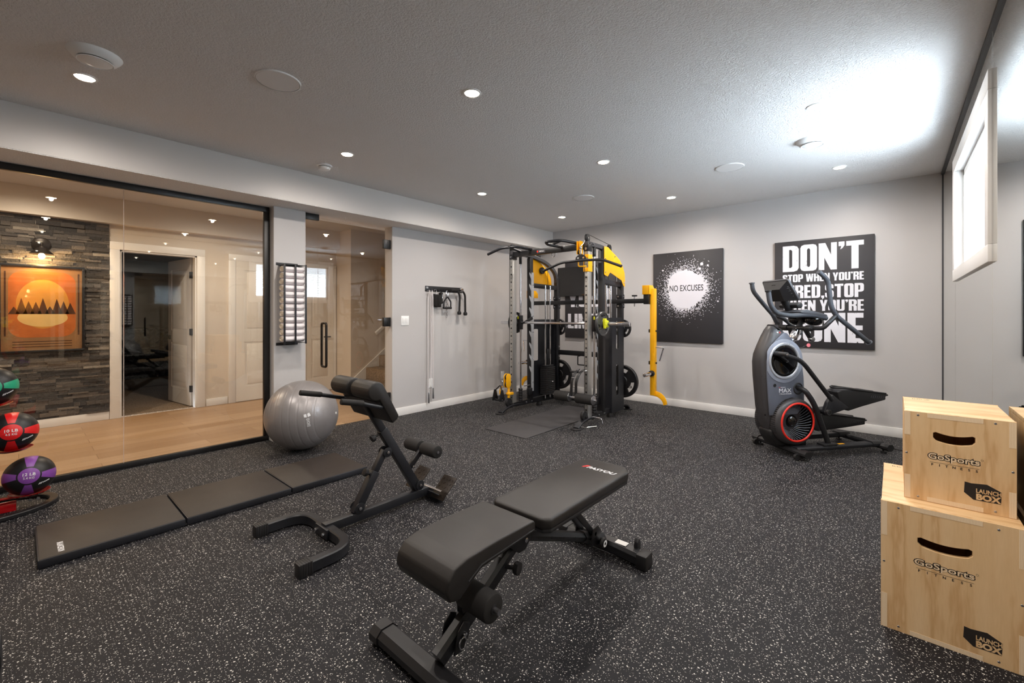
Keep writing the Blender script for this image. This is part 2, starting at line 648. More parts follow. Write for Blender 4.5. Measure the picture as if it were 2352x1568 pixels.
    def build(self, name, m, parent=None, angle=35, bevel=None):
        bm = self.bm
        if self.M is not None:
            bm.transform(self.M)
        bmesh.ops.recalc_face_normals(bm, faces=bm.faces[:])
        ca = radians(angle)
        for f in bm.faces:
            f.smooth = True
        for e in bm.edges:
            if len(e.link_faces) == 2:
                e.smooth = e.calc_face_angle(0.0) < ca
        o_p = parent
        if o_p is not None:
            bm.transform(root_matrix(o_p).inverted())
        me = bpy.data.meshes.new(name)
        bm.to_mesh(me)
        bm.free()
        me.materials.append(MT[m] if isinstance(m, str) else m)
        o = bpy.data.objects.new(name, me)
        COL.objects.link(o)
        o.parent = o_p
        return o


def root_matrix(o):
    M = Matrix()
    while o is not None:
        M = Matrix.LocRotScale(o.location, o.rotation_euler, o.scale) @ M
        o = o.parent
    return M


def tag(o, label, cat, group=None, kind=None):
    o['label'] = label
    o['category'] = cat
    if group:
        o['group'] = group
    if kind:
        o['kind'] = kind
    return o


def thing(name, label, cat, loc=(0, 0, 0), rz=0.0, group=None):
    o = bpy.data.objects.new(name, None)
    o.empty_display_size = 0.1
    COL.objects.link(o)
    o.location = loc
    o.rotation_euler = (0, 0, rz)
    return tag(o, label, cat, group)


def solo(mb, name, m, label, cat, loc, group=None, angle=35):
    """a thing that is a single mesh, its origin at loc"""
    mb.bm.transform(Matrix.Translation(-V(loc)))
    o = mb.build(name, m, None, angle)
    o.location = loc
    return tag(o, label, cat, group)


def struct(mb, name, m, parent=None, angle=35):
    o = mb.build(name, m, parent, angle)
    if parent is None:
        o['kind'] = 'structure'
    return o


def dup(root, loc, label, group=None):
    r = root.copy()
    COL.objects.link(r)
    r.location = loc
    r['label'] = label
    if group:
        r['group'] = group
    for ch in list(root.children):
        c = ch.copy()
        COL.objects.link(c)
        c.parent = r
        for g in ch.children:
            d = g.copy()
            COL.objects.link(d)
            d.parent = c
    return r


def circ(cx, cy, r, n=32, ry=None, a0=0.0):
    ry = r if ry is None else ry
    return [(cx + r * cos(a0 + 2 * pi * i / n), cy + ry * sin(a0 + 2 * pi * i / n)) for i in range(n)]


def rrect(x0, x1, y0, y1, r, k=4):
    out = []
    for cx, cy, a in ((x1 - r, y1 - r, 0), (x0 + r, y1 - r, 90), (x0 + r, y0 + r, 180), (x1 - r, y0 + r, 270)):
        for i in range(k + 1):
            t = radians(a + 90 * i / k)
            out.append((cx + r * cos(t), cy + r * sin(t)))
    return out


X3, Y3, Z3 = V(1, 0, 0), V(0, 1, 0), V(0, 0, 1)

# ================================================================== ROOM SHELL
WT = 0.12
struct(MB().box2(XL - 0.13, XR + 0.02, YF, YB, -0.1, 0.0), 'floor', 'floor')
struct(MB().box2(XS, XR + 0.1, YF, YB, CEIL, CEIL + 0.1), 'ceiling', 'ceil')
# bulkhead along the left wall (face painted, underside textured)
struct(MB().box2(XL - 0.30, XS, YF, YB, SOF + 0.001, CEIL + 0.1), 'trim_1', 'soffit')
struct(MB().box2(XL - 0.30, XS - 0.002, YF, YB, SOF - 0.006, SOF + 0.0005), 'trim_2', 'ceil')
# left wall: pillar between the glazing and the glass door, then the long stretch to the corner
struct(MB().box2(XL - 0.16, XL, 1.675, 1.985, 0, SOF), 'wall_left_pillar', 'wall')
struct(MB().box2(XL - 0.16, XL, 3.032, YB, 0, SOF), 'wall_left', 'wall')
struct(MB().box2(XL - 0.16, XL, YF, -1.35, 0, SOF), 'wall_left_near', 'wall')
struct(MB().box2(XL - 0.2, XR + WT, YB, YB + WT, 0, CEIL), 'wall_back', 'wall')
struct(MB().box2(XL - 0.2, XR + WT, YF - WT, YF, 0, CEIL), 'wall_front', 'wall')
# right wall with the window opening y 3.185..4.69, z 1.60..2.345
WY0, WY1, WZ0, WZ1 = 3.185, 4.69, 1.60, 2.345
w = MB()
WG = 0.010
w.box2(XR + 0.008, XR + 0.125, YF, WY0 - WG, 0, CEIL).box2(XR + 0.008, XR + 0.125, WY1 + WG, YB, 0, CEIL)
w.box2(XR + 0.008, XR + 0.125, WY0 - WG, WY1 + WG, 0, WZ0 - WG).box2(XR + 0.008, XR + 0.125, WY0 - WG, WY1 + WG, WZ1 + WG, CEIL)
struct(w, 'wall_right', 'wall')
BB = 0.098


def baseboard(name, x0, x1, y0, y1):
    struct(MB().box2(x0, x1, y0, y1, 0, BB, 0.003), name, 'trim')


baseboard('baseboard_left', XL, XL + 0.013, 3.02, YB)
baseboard('baseboard_back', XL + 0.013, XR, YB - 0.013, YB)
baseboard('baseboard_front', XL, XR, YF, YF + 0.013)
struct(MB().box2(XL, XL + 0.013, 1.662, 1.985, 0, BB, 0.003).box2(XL - 0.092, XL, 1.662, 1.675, 0, BB, 0.003), 'baseboard_pillar', 'trim')

# mirror sheets covering the right wall
struct_y = [(YF, 3.085, 0.0, CEIL - 0.02), (3.085 + 0.003, 4.772, 0.0, 1.515), (3.085 + 0.003, 4.772, 2.425, CEIL - 0.02), (4.772 + 0.003, YB - 0.003, 0.0, CEIL - 0.02)]
labels = ['wide mirror sheet on the right wall behind the plywood boxes', 'mirror sheet fixed below the basement window',
          'narrow mirror strip above the window trim', 'tall mirror sheet between the window and the back corner']
for (y0, y1, z0, z1), lb in zip(struct_y, labels):
    m_ = MB().box2(XR, XR + 0.007, y0, y1, z0 + 0.003, z1, 0.0012, 1)
    solo(m_, 'wall_mirror', 'mirror', lb, 'mirror', (XR, (y0 + y1) / 2, z0), 'mirror sheets on the right wall')
struct(MB().box2(XR - 0.012, XR + 0.008, YF, YB, CEIL - 0.022, CEIL), 'trim_3', 'gray')
struct(MB().box2(XR - 0.006, XR + 0.004, YB - 0.006, YB, 0.0, CEIL - 0.02), 'trim_4', 'gray')

# window 1
win = bpy.data.objects.new('window_1', None)
COL.objects.link(win)
win.location = (XR, (WY0 + WY1) / 2, WZ0)
win['kind'] = 'structure'
t = 0.098
m_ = MB()
xa, xb = XR - 0.016, XR + 0.004
m_.box2(xa, xb, WY0 - t, WY1 + t, WZ1, WZ1 + t, 0.003).box2(xa, xb, WY0 - t, WY1 + t, WZ0 - t + 0.012, WZ0, 0.003)
m_.box2(xa, xb, WY0 - t, WY0, WZ0, WZ1, 0.003).box2(xa, xb, WY1, WY1 + t, WZ0, WZ1, 0.003)
m_.build('window_trim', 'trim', win)
m_ = MB()
xr = XR + 0.085
xo = XR + 0.126
m_.box2(xb, xo, WY0 - 0.009, WY0, WZ0, WZ1).box2(xb, xo, WY1, WY1 + 0.009, WZ0, WZ1).box2(xb, xo, WY0, WY1, WZ0 - 0.009, WZ0).box2(xb, xo, WY0, WY1, WZ1, WZ1 + 0.009)
m_.build('window_reveal', 'trim', win)
m_ = MB()
f = 0.05
m_.box2(xr - 0.05, xr, WY0, WY1, WZ1 - f, WZ1, 0.004).box2(xr - 0.05, xr, WY0, WY1, WZ0, WZ0 + f, 0.004).box2(xr - 0.05, xr, WY0, WY0 + f, WZ0, WZ1, 0.004).box2(xr - 0.05, xr, WY1 - f, WY1, WZ0, WZ1, 0.004)
m_.build('window_sash', 'white', win)
MB().box2(xr - 0.03, xr - 0.02, WY0 + f, WY1 - f, WZ0 + f, WZ1 - f).build('window_pane', 'glass', win)
# white blind added behind the pane to stand in for window well ribs
m_ = MB()
z = WZ0 + 0.03
while z < WZ1 - 0.02:
    m_.box((xr + 0.035, (WY0 + WY1) / 2, z), (0.022, WY1 - WY0 - 0.004, 0.0015), 0, Matrix.Rotation(radians(70), 3, 'Y'))
    z += 0.036
tag(m_.build('window_slats', 'slats', None), 'added white blind hanging in the bright basement window', 'slats')

# glazed partition (window 2) and the glass door (door 1)
XG = XL - 0.10
gp = bpy.data.objects.new('window_2', None)
COL.objects.link(gp)
gp.location = (XG, 0.15, 0)
gp['kind'] = 'structure'
gy0, gy1, fb = -1.35, 1.668, 0.05
for nm, a in (('top_rail', (XG - 0.03, XG + 0.01, gy0, gy1, SOF - 0.056, SOF - 0.007)), ('bottom_rail', (XG - 0.03, XG + 0.01, gy0, gy1, 0.0, 0.045)),
              ('side_rail', (XG - 0.03, XG + 0.01, gy1 - fb, gy1, 0.045, SOF - 0.056)), ('side_rail', (XG - 0.03, XG + 0.01, gy0, gy0 + fb, 0.045, SOF - 0.056))):
    MB().box2(*a, 0.002).build(nm, 'frameblk', gp)
for y0, y1 in ((gy0 + fb - 0.004, 0.5665), (0.5715, gy1 - fb + 0.004)):
    MB().box2(XG - 0.016, XG - 0.006, y0, y1, 0.04, SOF - 0.052, 0.001, 1).build('glass_pane', 'glass', gp)
MB().box2(XG - 0.012, XG - 0.010, 0.5672, 0.5708, 0.045, SOF - 0.056).build('silicone_joint', 'canvasedge', gp)

XD = XL - 0.05
gd = bpy.data.objects.new('door_1', None)
COL.objects.link(gd)
gd.location = (XD, 2.985, 0)
gd['kind'] = 'structure'
MB().box2(XD - 0.005, XD + 0.005, 2.141, 2.975, 0.012, 2.306, 0.001, 1).build('glass_pane', 'glass', gd)
for z in (2.12, 1.169, 0.245):
    MB().box2(XD - 0.02, XD + 0.02, 2.935, 3.03, z - 0.055, z + 0.055, 0.003).box2(XD - 0.024, XD + 0.024, 2.98, 2.995, z - 0.03, z + 0.03, 0.003).build('door_hinge', 'frameblk', gd)
hp = [(2.19, 0.69), (2.19, 1.165)]
m_ = MB()
loop = []
for y, z0_, z1_ in ((0, 0, 0),):
    pass
for xo in (0.055, -0.055):
    m_.tube(fillet([(XD, 2.205, 1.165), (XD + xo, 2.205, 1.165), (XD + xo, 2.205, 0.69), (XD, 2.205, 0.69)], 0.045), 0.0125, 14)
m_.build('door_handle', 'bronze', gd)
sl = bpy.data.objects.new('window_3', None)
COL.objects.link(sl)
sl.location = (XD, 2.06, 0)
sl['kind'] = 'structure'
MB().box2(XD - 0.005, XD + 0.005, 1.984, 2.137, 0.006, 2.33, 0.001, 1).build('glass_pane', 'glass', sl)
MB().box2(XD - 0.02, XD + 0.02, 1.985, 2.145, 2.272, 2.336, 0.003).build('glass_clamp', 'frameblk', sl)

# ================================================================== HALLWAY BEHIND THE GLASS
HX1 = XL - 0.13
struct(MB().box2(-7.12, HX1, YF, 3.62, -0.1, -0.001).box2(-5.6, HX1, 3.62, YB, -0.1, -0.001), 'floor_hall', 'plank')
struct(MB().box2(-7.2, XL - 0.30, YF, 7.0, CEIL, CEIL + 0.1), 'ceiling_hall', 'soffit')
HB = -6.98
struct(MB().box2(XH - 0.1, HB, YF, 3.6, 2.343, CEIL), 'trim_5', 'hall')
w = MB()
DY0, DY1, DZ = 0.815, 1.595, 2.05
w.box2(XH - 0.12, XH, YF, DY0, 0, 2.343).box2(XH - 0.12, XH, DY1, 3.62, 0, 2.343).box2(XH - 0.12, XH, DY0, DY1, DZ, 2.343)
struct(w, 'wall_hall_far', 'hall')
struct(MB().box2(-7.1, -6.62, 3.56, 3.68, 0, CEIL), 'wall_hall_return', 'hall')
struct(MB().box2(-6.72, -6.62, 3.68, 7.0, 0, CEIL + 0.2), 'wall_stair', 'hall')
struct(MB().box2(-6.72, XL - 0.3, 7.0, 7.1, 0, CEIL + 0.1), 'wall_stair_end', 'hall')
struct(MB().box2(-5.5, -5.4, 3.5, 7.0, 0, CEIL), 'wall_stair_right', 'hall')
struct(MB().box2(-7.2, XL - 0.3, YF - 0.1, YF, 0, CEIL), 'wall_hall_end', 'hall')
struct(MB().box2(XL - 0.30, XL - 0.16, YF, -1.35, 0, SOF), 'wall_hall_near', 'hall')
baseboard('baseboard_hall', XH, XH + 0.014, -2.5, 0.72)
baseboard('baseboard_hall_mid', XH, XH + 0.014, 1.7, 1.955)
baseboard('baseboard_hall_end', XH, XH + 0.014, 2.96, 3.0)

# stacked stone cladding, ledge by ledge
random.seed(4)
m_ = MB()
z = BB
while z < 2.343:
    hz = random.choice((0.016, 0.022, 0.026, 0.034, 0.046))
    hz = min(hz, 2.343 - z)
    y = -1.6 - random.random() * 0.2
    while y < 0.72:
        ln = random.uniform(0.05, 0.24)
        y1 = min(y + ln, 0.7205)
        d = random.uniform(0.008, 0.030)
        m_.box2(XH - 0.002, XH + d, y + 0.001, y1 - 0.001, z + 0.0008, z + hz - 0.0008)
        y = y1
        if y >= 0.72:
            break
    z += hz
struct(m_, 'wall_stone', 'stone')


def casing(name, y0, y1, zt, wd=0.092):
    m = MB()
    m.box2(XH, XH + 0.02, y0 - wd, y0, 0, zt, 0.003).box2(XH, XH + 0.02, y1, y1 + wd, 0, zt, 0.003).box2(XH, XH + 0.02, y0 - wd, y1 + wd, zt, zt + wd, 0.003)
    struct(m, name, 'trim')


casing('trim_6', DY0, DY1, DZ)
struct(MB().box2(XH - 0.12, XH, DY0 - 0.002, DY0 + 0.018, 0, DZ).box2(XH - 0.12, XH, DY1 - 0.018, DY1 + 0.002, 0, DZ).box2(XH - 0.12, XH, DY0, DY1, DZ - 0.018, DZ), 'trim_7', 'trim')
casing('trim_8', 2.055, 2.835, 2.03, 0.09)
casing('trim_9', 3.055, 3.50, 2.03, 0.05)


def panel_door(name, M, wd, ht=2.03, hinge_z=(0.24, 1.02, 1.8), lever=True, hinge=True, lever_z=0.93):
    """two-panel interior door; local x along the width from the hinge, y towards the viewer"""
    e = bpy.data.objects.new(name, None)
    COL.objects.link(e)
    e.matrix_world = M
    e['kind'] = 'structure'
    e.location, e.rotation_euler = M.to_translation(), M.to_euler()
    fr = 0.115 * min(1.0, wd / 0.7)
    pans = [(fr, wd - fr, 0.22, 0.86), (fr, wd - fr, 1.03, ht - 0.13)]
    m = MB(M)
    m.box2(0, wd, -0.02, 0.008, 0.008, ht)
    for s in (0.009, -0.02):
        loops = [[(0, 0.008), (wd, 0.008), (wd, ht), (0, ht)]] + [[(a, c), (b, c), (b, d), (a, d)] for a, b, c, d in pans]
        m.holed(loops, (0, s, 0), X3, Z3, 0.012)
        for a, b, c, d in pans:
            m.box2(a + 0.03, b - 0.03, s - 0.006, s + 0.005, c + 0.03, d - 0.03, 0.005)
    m.build('door_leaf', 'door', e)
    if hinge:
        for hz in hinge_z:
            MB(M).box2(-0.012, 0.028, -0.022, 0.02, hz - 0.045, hz + 0.045, 0.002).build('door_hinge', 'frameblk', e)
    if lever:
        m = MB(M)
        x = wd - 0.065
        for sg in (1, -1):
            m.box2(x - 0.03, x + 0.03, 0.013 * sg - 0.008, 0.013 * sg + 0.012, lever_z - 0.03, lever_z + 0.03, 0.002)
            m.cyl((x, 0.02 * sg, lever_z), (x, 0.055 * sg, lever_z), 0.009)
            m.box2(x - 0.11, x + 0.01, 0.05 * sg - 0.006, 0.05 * sg + 0.006, lever_z - 0.009, lever_z + 0.009, 0.003)
        m.build('door_lever', 'frameblk', e)
    return e


def face_plane(x, y):      # a door lying in the far wall, local x -> +Y, local y -> +X
    M = Matrix(((0, 1, 0), (1, 0, 0), (0, 0, 1))).to_4x4()
    M = Matrix(((0, 1, 0, x), (1, 0, 0, y), (0, 0, 1, 0), (0, 0, 0, 1)))
    return M


# keep right-handed frames: local x -> -Y with hinge on the far side
def wall_door(x, y_hinge):
    return Matrix.Translation((x, y_hinge, 0)) @ Matrix.Rotation(-pi / 2, 4, 'Z')


def wall_door_l(x, y_hinge):
    return Matrix.Translation((x, y_hinge, 0)) @ Matrix.Rotation(pi / 2, 4, 'Z')


panel_door('door_2', wall_door_l(XH - 0.008, 2.057), 0.776, hinge=False, lever=True)
panel_door('door_3', wall_door_l(XH - 0.008, 3.057), 0.44, lever_z=0.89, hinge_z=(0.236, 1.017, 1.79))
panel_door('door_4', Matrix.Translation((XH - 0.14, DY1 - 0.025, 0)) @ Matrix.Rotation(radians(188), 4, 'Z'), 0.76)

# dim room behind the open door
struct(MB().box2(-11.0, XH - 0.1, -0.6, 3.0, -0.1, -0.002), 'floor_side', 'carpet')
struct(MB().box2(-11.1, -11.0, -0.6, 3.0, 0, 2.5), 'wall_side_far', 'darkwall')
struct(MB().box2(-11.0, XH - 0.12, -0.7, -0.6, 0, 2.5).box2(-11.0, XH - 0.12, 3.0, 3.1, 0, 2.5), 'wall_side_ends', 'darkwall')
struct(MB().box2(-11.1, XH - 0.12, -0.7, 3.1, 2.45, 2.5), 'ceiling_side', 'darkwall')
sf = thing('quilted_sofa', 'dark quilted sofa in the dim room past the open white door', 'sofa', (-10.3, 1.0, 0))
MB().box2(-10.8, -9.75, -0.2, 2.2, 0.0, 0.16, 0.01).build('base', 'sofabase', sf)
MB().box2(-10.8, -9.7, -0.22, 2.22, 0.16, 0.62, 0.05).build('seat', 'quilt', sf)
MB().box2(-10.95, -10.55, -0.22, 2.22, 0.6, 1.0, 0.08).build('backrest', 'quilt', sf)

# stairs climbing away behind the glass door
sx0, sx1 = -6.62, -5.5
m_ = MB()
for i in range(13):
    y0 = 3.60 + i * 0.245
    z1 = 0.19 * (i + 1)
    m_.box2(sx0, sx1, y0 - 0.025, y0 + 0.27, max(0.0, z1 - 0.23), z1, 0.018)
struct(m_, 'floor_stairs', 'carpet')
sl_ = 0.19 / 0.245
m_ = MB()
m_.prism([(3.44, 0.0), (3.62, 0.0), (6.8, 3.18 * sl_), (6.8, 3.18 * sl_ + 0.26), (3.62, 0.26 - 0.02), (3.44, 0.10)], (sx0 + 0.001, 0, 0), Y3, Z3, (0.018, 0, 0))
struct(m_, 'trim_10', 'trim')
hr = thing('stair_handrail', 'pale wooden handrail rising along the staircase wall', 'handrail', (sx0, 4.0, 0.9))
MB().rsweep([(sx0 + 0.06, 3.98, 0.94), (sx0 + 0.06, 6.5, 0.94 + 2.52 * sl_)], 0.045, 0.06, 0.012).build('rail', 'trim', hr)
for y in (4.15, 5.4):
    MB().tube([(sx0, y, 0.93 + (y - 3.98) * sl_), (sx0 + 0.06, y, 0.92 + (y - 3.98) * sl_)], 0.009).build('bracket', 'frameblk', hr)

# wall sconce above the framed poster
sc = thing('wall_sconce', 'dark bronze wall lamp glowing above the framed orange poster', 'lamp', (XH, 0.165, 1.95))
MB().lathe([(0, 0), (0.075, 0), (0.075, 0.012), (0.06, 0.022), (0, 0.026)], (XH + 0.028, 0.165, 2.035), (1, 0, 0), 28).build('backplate', 'bronze', sc)
MB().tube(fillet([(XH + 0.05, 0.165, 2.035), (XH + 0.15, 0.165, 2.05), (XH + 0.15, 0.165, 1.99)], 0.05), 0.011).build('arm', 'bronze', sc)
MB().lathe([(0.012, 0.075), (0.022, 0.07), (0.03, 0.03), (0.028, 0.0), (0.0, 0.02)], (XH + 0.15, 0.165, 1.93), (0, 0, 1), 24).lathe([(0.03, 0.03), (0.095, -0.035), (0.098, -0.036), (0.032, 0.035)], (XH + 0.15, 0.165, 1.95), (0, 0, 1), 28).build('shade', 'bronze', sc)
MB().ball((XH + 0.15, 0.165, 1.895), 0.026, 16, (1, 1, 1.25)).build('bulb', 'bulb', sc)
lamp('sconce_glow', 'POINT', (XH + 0.15, 0.165, 1.86), 8.0, (1.0, 0.62, 0.26), shadow_soft_size=0.03)

# framed poster on the stone wall: a plain desert-sunset picture
px0, px1, pz0, pz1 = -0.125, 0.484, 0.868, 1.782
fp = thing('framed_poster', 'large orange and brown framed poster hanging on the stone wall', 'poster', (XH + 0.03, 0.18, 0.868))
m_ = MB()
for a in ((px0 - 0.022, px1 + 0.022, pz1, pz1 + 0.022), (px0 - 0.022, px1 + 0.022, pz0 - 0.022, pz0), (px0 - 0.022, px0, pz0, pz1), (px1, px1 + 0.022, pz0, pz1)):
    m_.box2(XH + 0.03, XH + 0.058, a[0], a[1], a[2], a[3], 0.003)
m_.build('frame', 'black', fp)
PX = XH + 0.034
MB().box2(XH + 0.03, PX, px0, px1, pz0, pz1).build('print', 'paper', fp)
cy, cz = (px0 + px1) / 2, (pz0 + pz1) / 2
m_ = MB().prism(rrect(px0 + 0.05, px1 - 0.05, pz0 + 0.14, pz1 - 0.05, 0.12, 6), (PX, 0, 0), Y3, Z3, (0.0006, 0, 0))
m_.build('sky_panel', 'pict', fp)
MB().prism(circ(cy, cz + 0.05, 0.2, 40, 0.27), (PX + 0.0006, 0, 0), Y3, Z3, (0.0005, 0, 0)).build('sun_disc', 'amber', fp)
MB().prism(circ(cy, cz - 0.10, 0.19, 40, 0.10), (PX + 0.0011, 0, 0), Y3, Z3, (0.0004, 0, 0)).build('dune', 'pale', fp)
m_ = MB()
for k_ in range(9):
    yy = px0 + 0.09 + k_ * 0.053
    m_.prism([(yy - 0.04, cz - 0.06), (yy, cz + 0.02 + 0.10 * abs(sin(k_ * 1.9))), (yy + 0.045, cz - 0.06)], (PX + 0.0015, 0, 0), Y3, Z3, (0.0004, 0, 0))
m_.build('ridge', 'umber', fp)
for yy in (px0 + 0.028, px1 - 0.028):
    MB().box2(PX + 0.0003, PX + 0.0008, yy - 0.007, yy + 0.007, pz0 + 0.16, pz1 - 0.06).build('border_stripe', 'umber', fp)
for k_ in range(3):
    MB().box2(PX + 0.0003, PX + 0.0008, px0 + 0.08, px1 - 0.08, pz0 + 0.035 + 0.028 * k_, pz0 + 0.043 + 0.028 * k_).build('border_stripe', 'umber', fp)
MB().box2(XH + 0.048, XH + 0.050, px0, px1, pz0, pz1).build('glazing', 'glass', fp)

# ================================================================== CEILING FITTINGS
for i, (x, y) in enumerate(POTS):
    nm = {(-3.55, 0.255): 'recessed ceiling light by the round vent nearest the glass wall', (-1.985, 1.875): 'recessed ceiling light in front of the large round speaker, alone in mid ceiling',
          (-3.55, 1.875): 'recessed ceiling light beside the smoke detector', (-0.39, 3.51): 'recessed ceiling light just before the vent near the window',
          (-1.985, 3.51): 'recessed ceiling light in mid ceiling between the two small speakers and the camera', (-3.55, 3.51): 'recessed ceiling light near the bulkhead in front of the cable machine',
          (-1.985, 5.105): 'recessed ceiling light above the no excuses canvas', (-3.55, 5.105): 'recessed ceiling light above the cable machine by the far corner',
          (-0.39, 5.105): 'recessed ceiling light above the elliptical trainer by the back wall'}.get((x, y), 'recessed ceiling light overhead outside the picture')
    pt = thing('recessed_light', nm, 'ceiling light', (x, y, CEIL), 0, 'recessed ceiling lights')
    MB().lathe([(0.046, 0), (0.058, 0), (0.057, -0.004), (0.047, -0.006)], (x, y, CEIL), (0, 0, 1), 32).build('trim_ring', 'white', pt)
    MB().lathe([(0, -0.006), (0.036, -0.0055), (0.045, -0.003), (0.046, 0)], (x, y, CEIL), (0, 0, 1), 32).build('lens', 'pot', pt)
for (x, y), lb in zip(HALL_POTS, ('recessed light in the hallway ceiling before the stone wall', 'added recessed light in the hallway ceiling before the open door',
                                  'added recessed light in the hallway ceiling at its near end')):
    pt = thing('recessed_light', lb, 'ceiling light', (x, y, CEIL), 0, 'recessed hallway lights')
    MB().lathe([(0.046, 0), (0.058, 0), (0.057, -0.004), (0.047, -0.006)], (x, y, CEIL), (0, 0, 1), 32).build('trim_ring', 'white', pt)
    MB().lathe([(0, -0.006), (0.036, -0.0055), (0.045, -0.003), (0.046, 0)], (x, y, CEIL), (0, 0, 1), 32).build('lens', 'pot', pt)

for (x, y), lb in (((-3.20, 0.27), 'round white ceiling vent beside the light nearest the glass wall'), ((-0.494, 4.17), 'round white ceiling vent near the window')):
    vt = thing('round_vent', lb, 'vent', (x, y, CEIL), 0, 'round ceiling vents')
    MB().lathe([(0.075, -0.012), (0.105, -0.004), (0.112, 0.0), (0.112, 0), (0.108, -0.008), (0.088, -0.030), (0.072, -0.034), (0.070, -0.012)], (x, y, CEIL), (0, 0, 1), 40).build('flange', 'white', vt)
    MB().lathe([(0, -0.050), (0.03, -0.050), (0.052, -0.046), (0.070, -0.040), (0.074, -0.044), (0.076, -0.040), (0.05, -0.028), (0, -0.028)], (x, y, CEIL), (0, 0, 1), 40).build('damper_disc', 'white', vt)
    MB().cyl((x, y, CEIL - 0.03), (x, y, CEIL), 0.012).build('stem', 'white', vt)
for (x, y), lb in (((-2.742, 1.016), 'large round flush ceiling speaker by the two nearest lights'), ((-1.165, 4.423), 'round flush ceiling speaker between the vent and the no excuses canvas light'),
                   ((-2.769, 4.434), 'round flush ceiling speaker in front of the cable machine')):
    sp = thing('ceiling_speaker', lb, 'speaker', (x, y, CEIL), 0, 'ceiling speakers')
    MB().lathe([(0, -0.007), (0.114, -0.007), (0.117, -0.004)], (x, y, CEIL), (0, 0, 1), 48).build('grille', 'speaker', sp)
    MB().lathe([(0.117, -0.008), (0.122, -0.007), (0.123, 0), (0.117, 0)], (x, y, CEIL), (0, 0, 1), 48).build('rim', 'white', sp)
sd = thing('smoke_detector', 'small white smoke detector on the ceiling by the bulkhead', 'smoke detector', (-3.98, 1.88, CEIL))
MB().lathe([(0.066, 0), (0.066, -0.010), (0.058, -0.014), (0, -0.014)], (-3.98, 1.88, CEIL), (0, 0, 1), 36).build('base', 'white', sd)
MB().lathe([(0.048, -0.014), (0.053, -0.02), (0.046, -0.038), (0.030, -0.046), (0, -0.047)], (-3.98, 1.88, CEIL), (0, 0, 1), 36).build('cover', 'white', sd)
MB().lathe([(0.048, -0.015), (0.052, -0.016), (0.052, -0.019), (0.048, -0.019)], (-3.98, 1.88, CEIL), (0, 0, 1), 36).build('gap', 'dark', sd)

# ================================================================== WALL PIECES
YW = YB - 0.032


e_canvas = []


def canvas(name, x0, x1, label):
    e = thing(name, label, 'poster', ((x0 + x1) / 2, YB, 0.885))
    MB().box2(x0, x1, YW + 0.001, YB - 0.001, 0.885, 2.107, 0.004).build('canvas', 'canvas', e)
    e_canvas.append(bpy.data.objects[-1] if False else [c for c in e.children if c.name.startswith('canvas')][0])
    MB().box2(x0 - 0.0012, x0 + 0.001, YW + 0.004, YB - 0.002, 0.888, 2.104).build('side_edge', 'canvasedge', e)
    return e


# heavy condensed block capitals: outline and counters on a unit-high cell
def _o(w, t=0.0, c=0.12):
    return [(c, t), (w - c, t), (w - c * 0.3, t + c * 0.3), (w, t + c), (w, 1 - c), (w - c * 0.3, 1 - c * 0.3), (w - c, 1), (c, 1), (c * 0.3, 1 - c * 0.3), (0, 1 - c), (0, t + c), (c * 0.3, t + c * 0.3)]


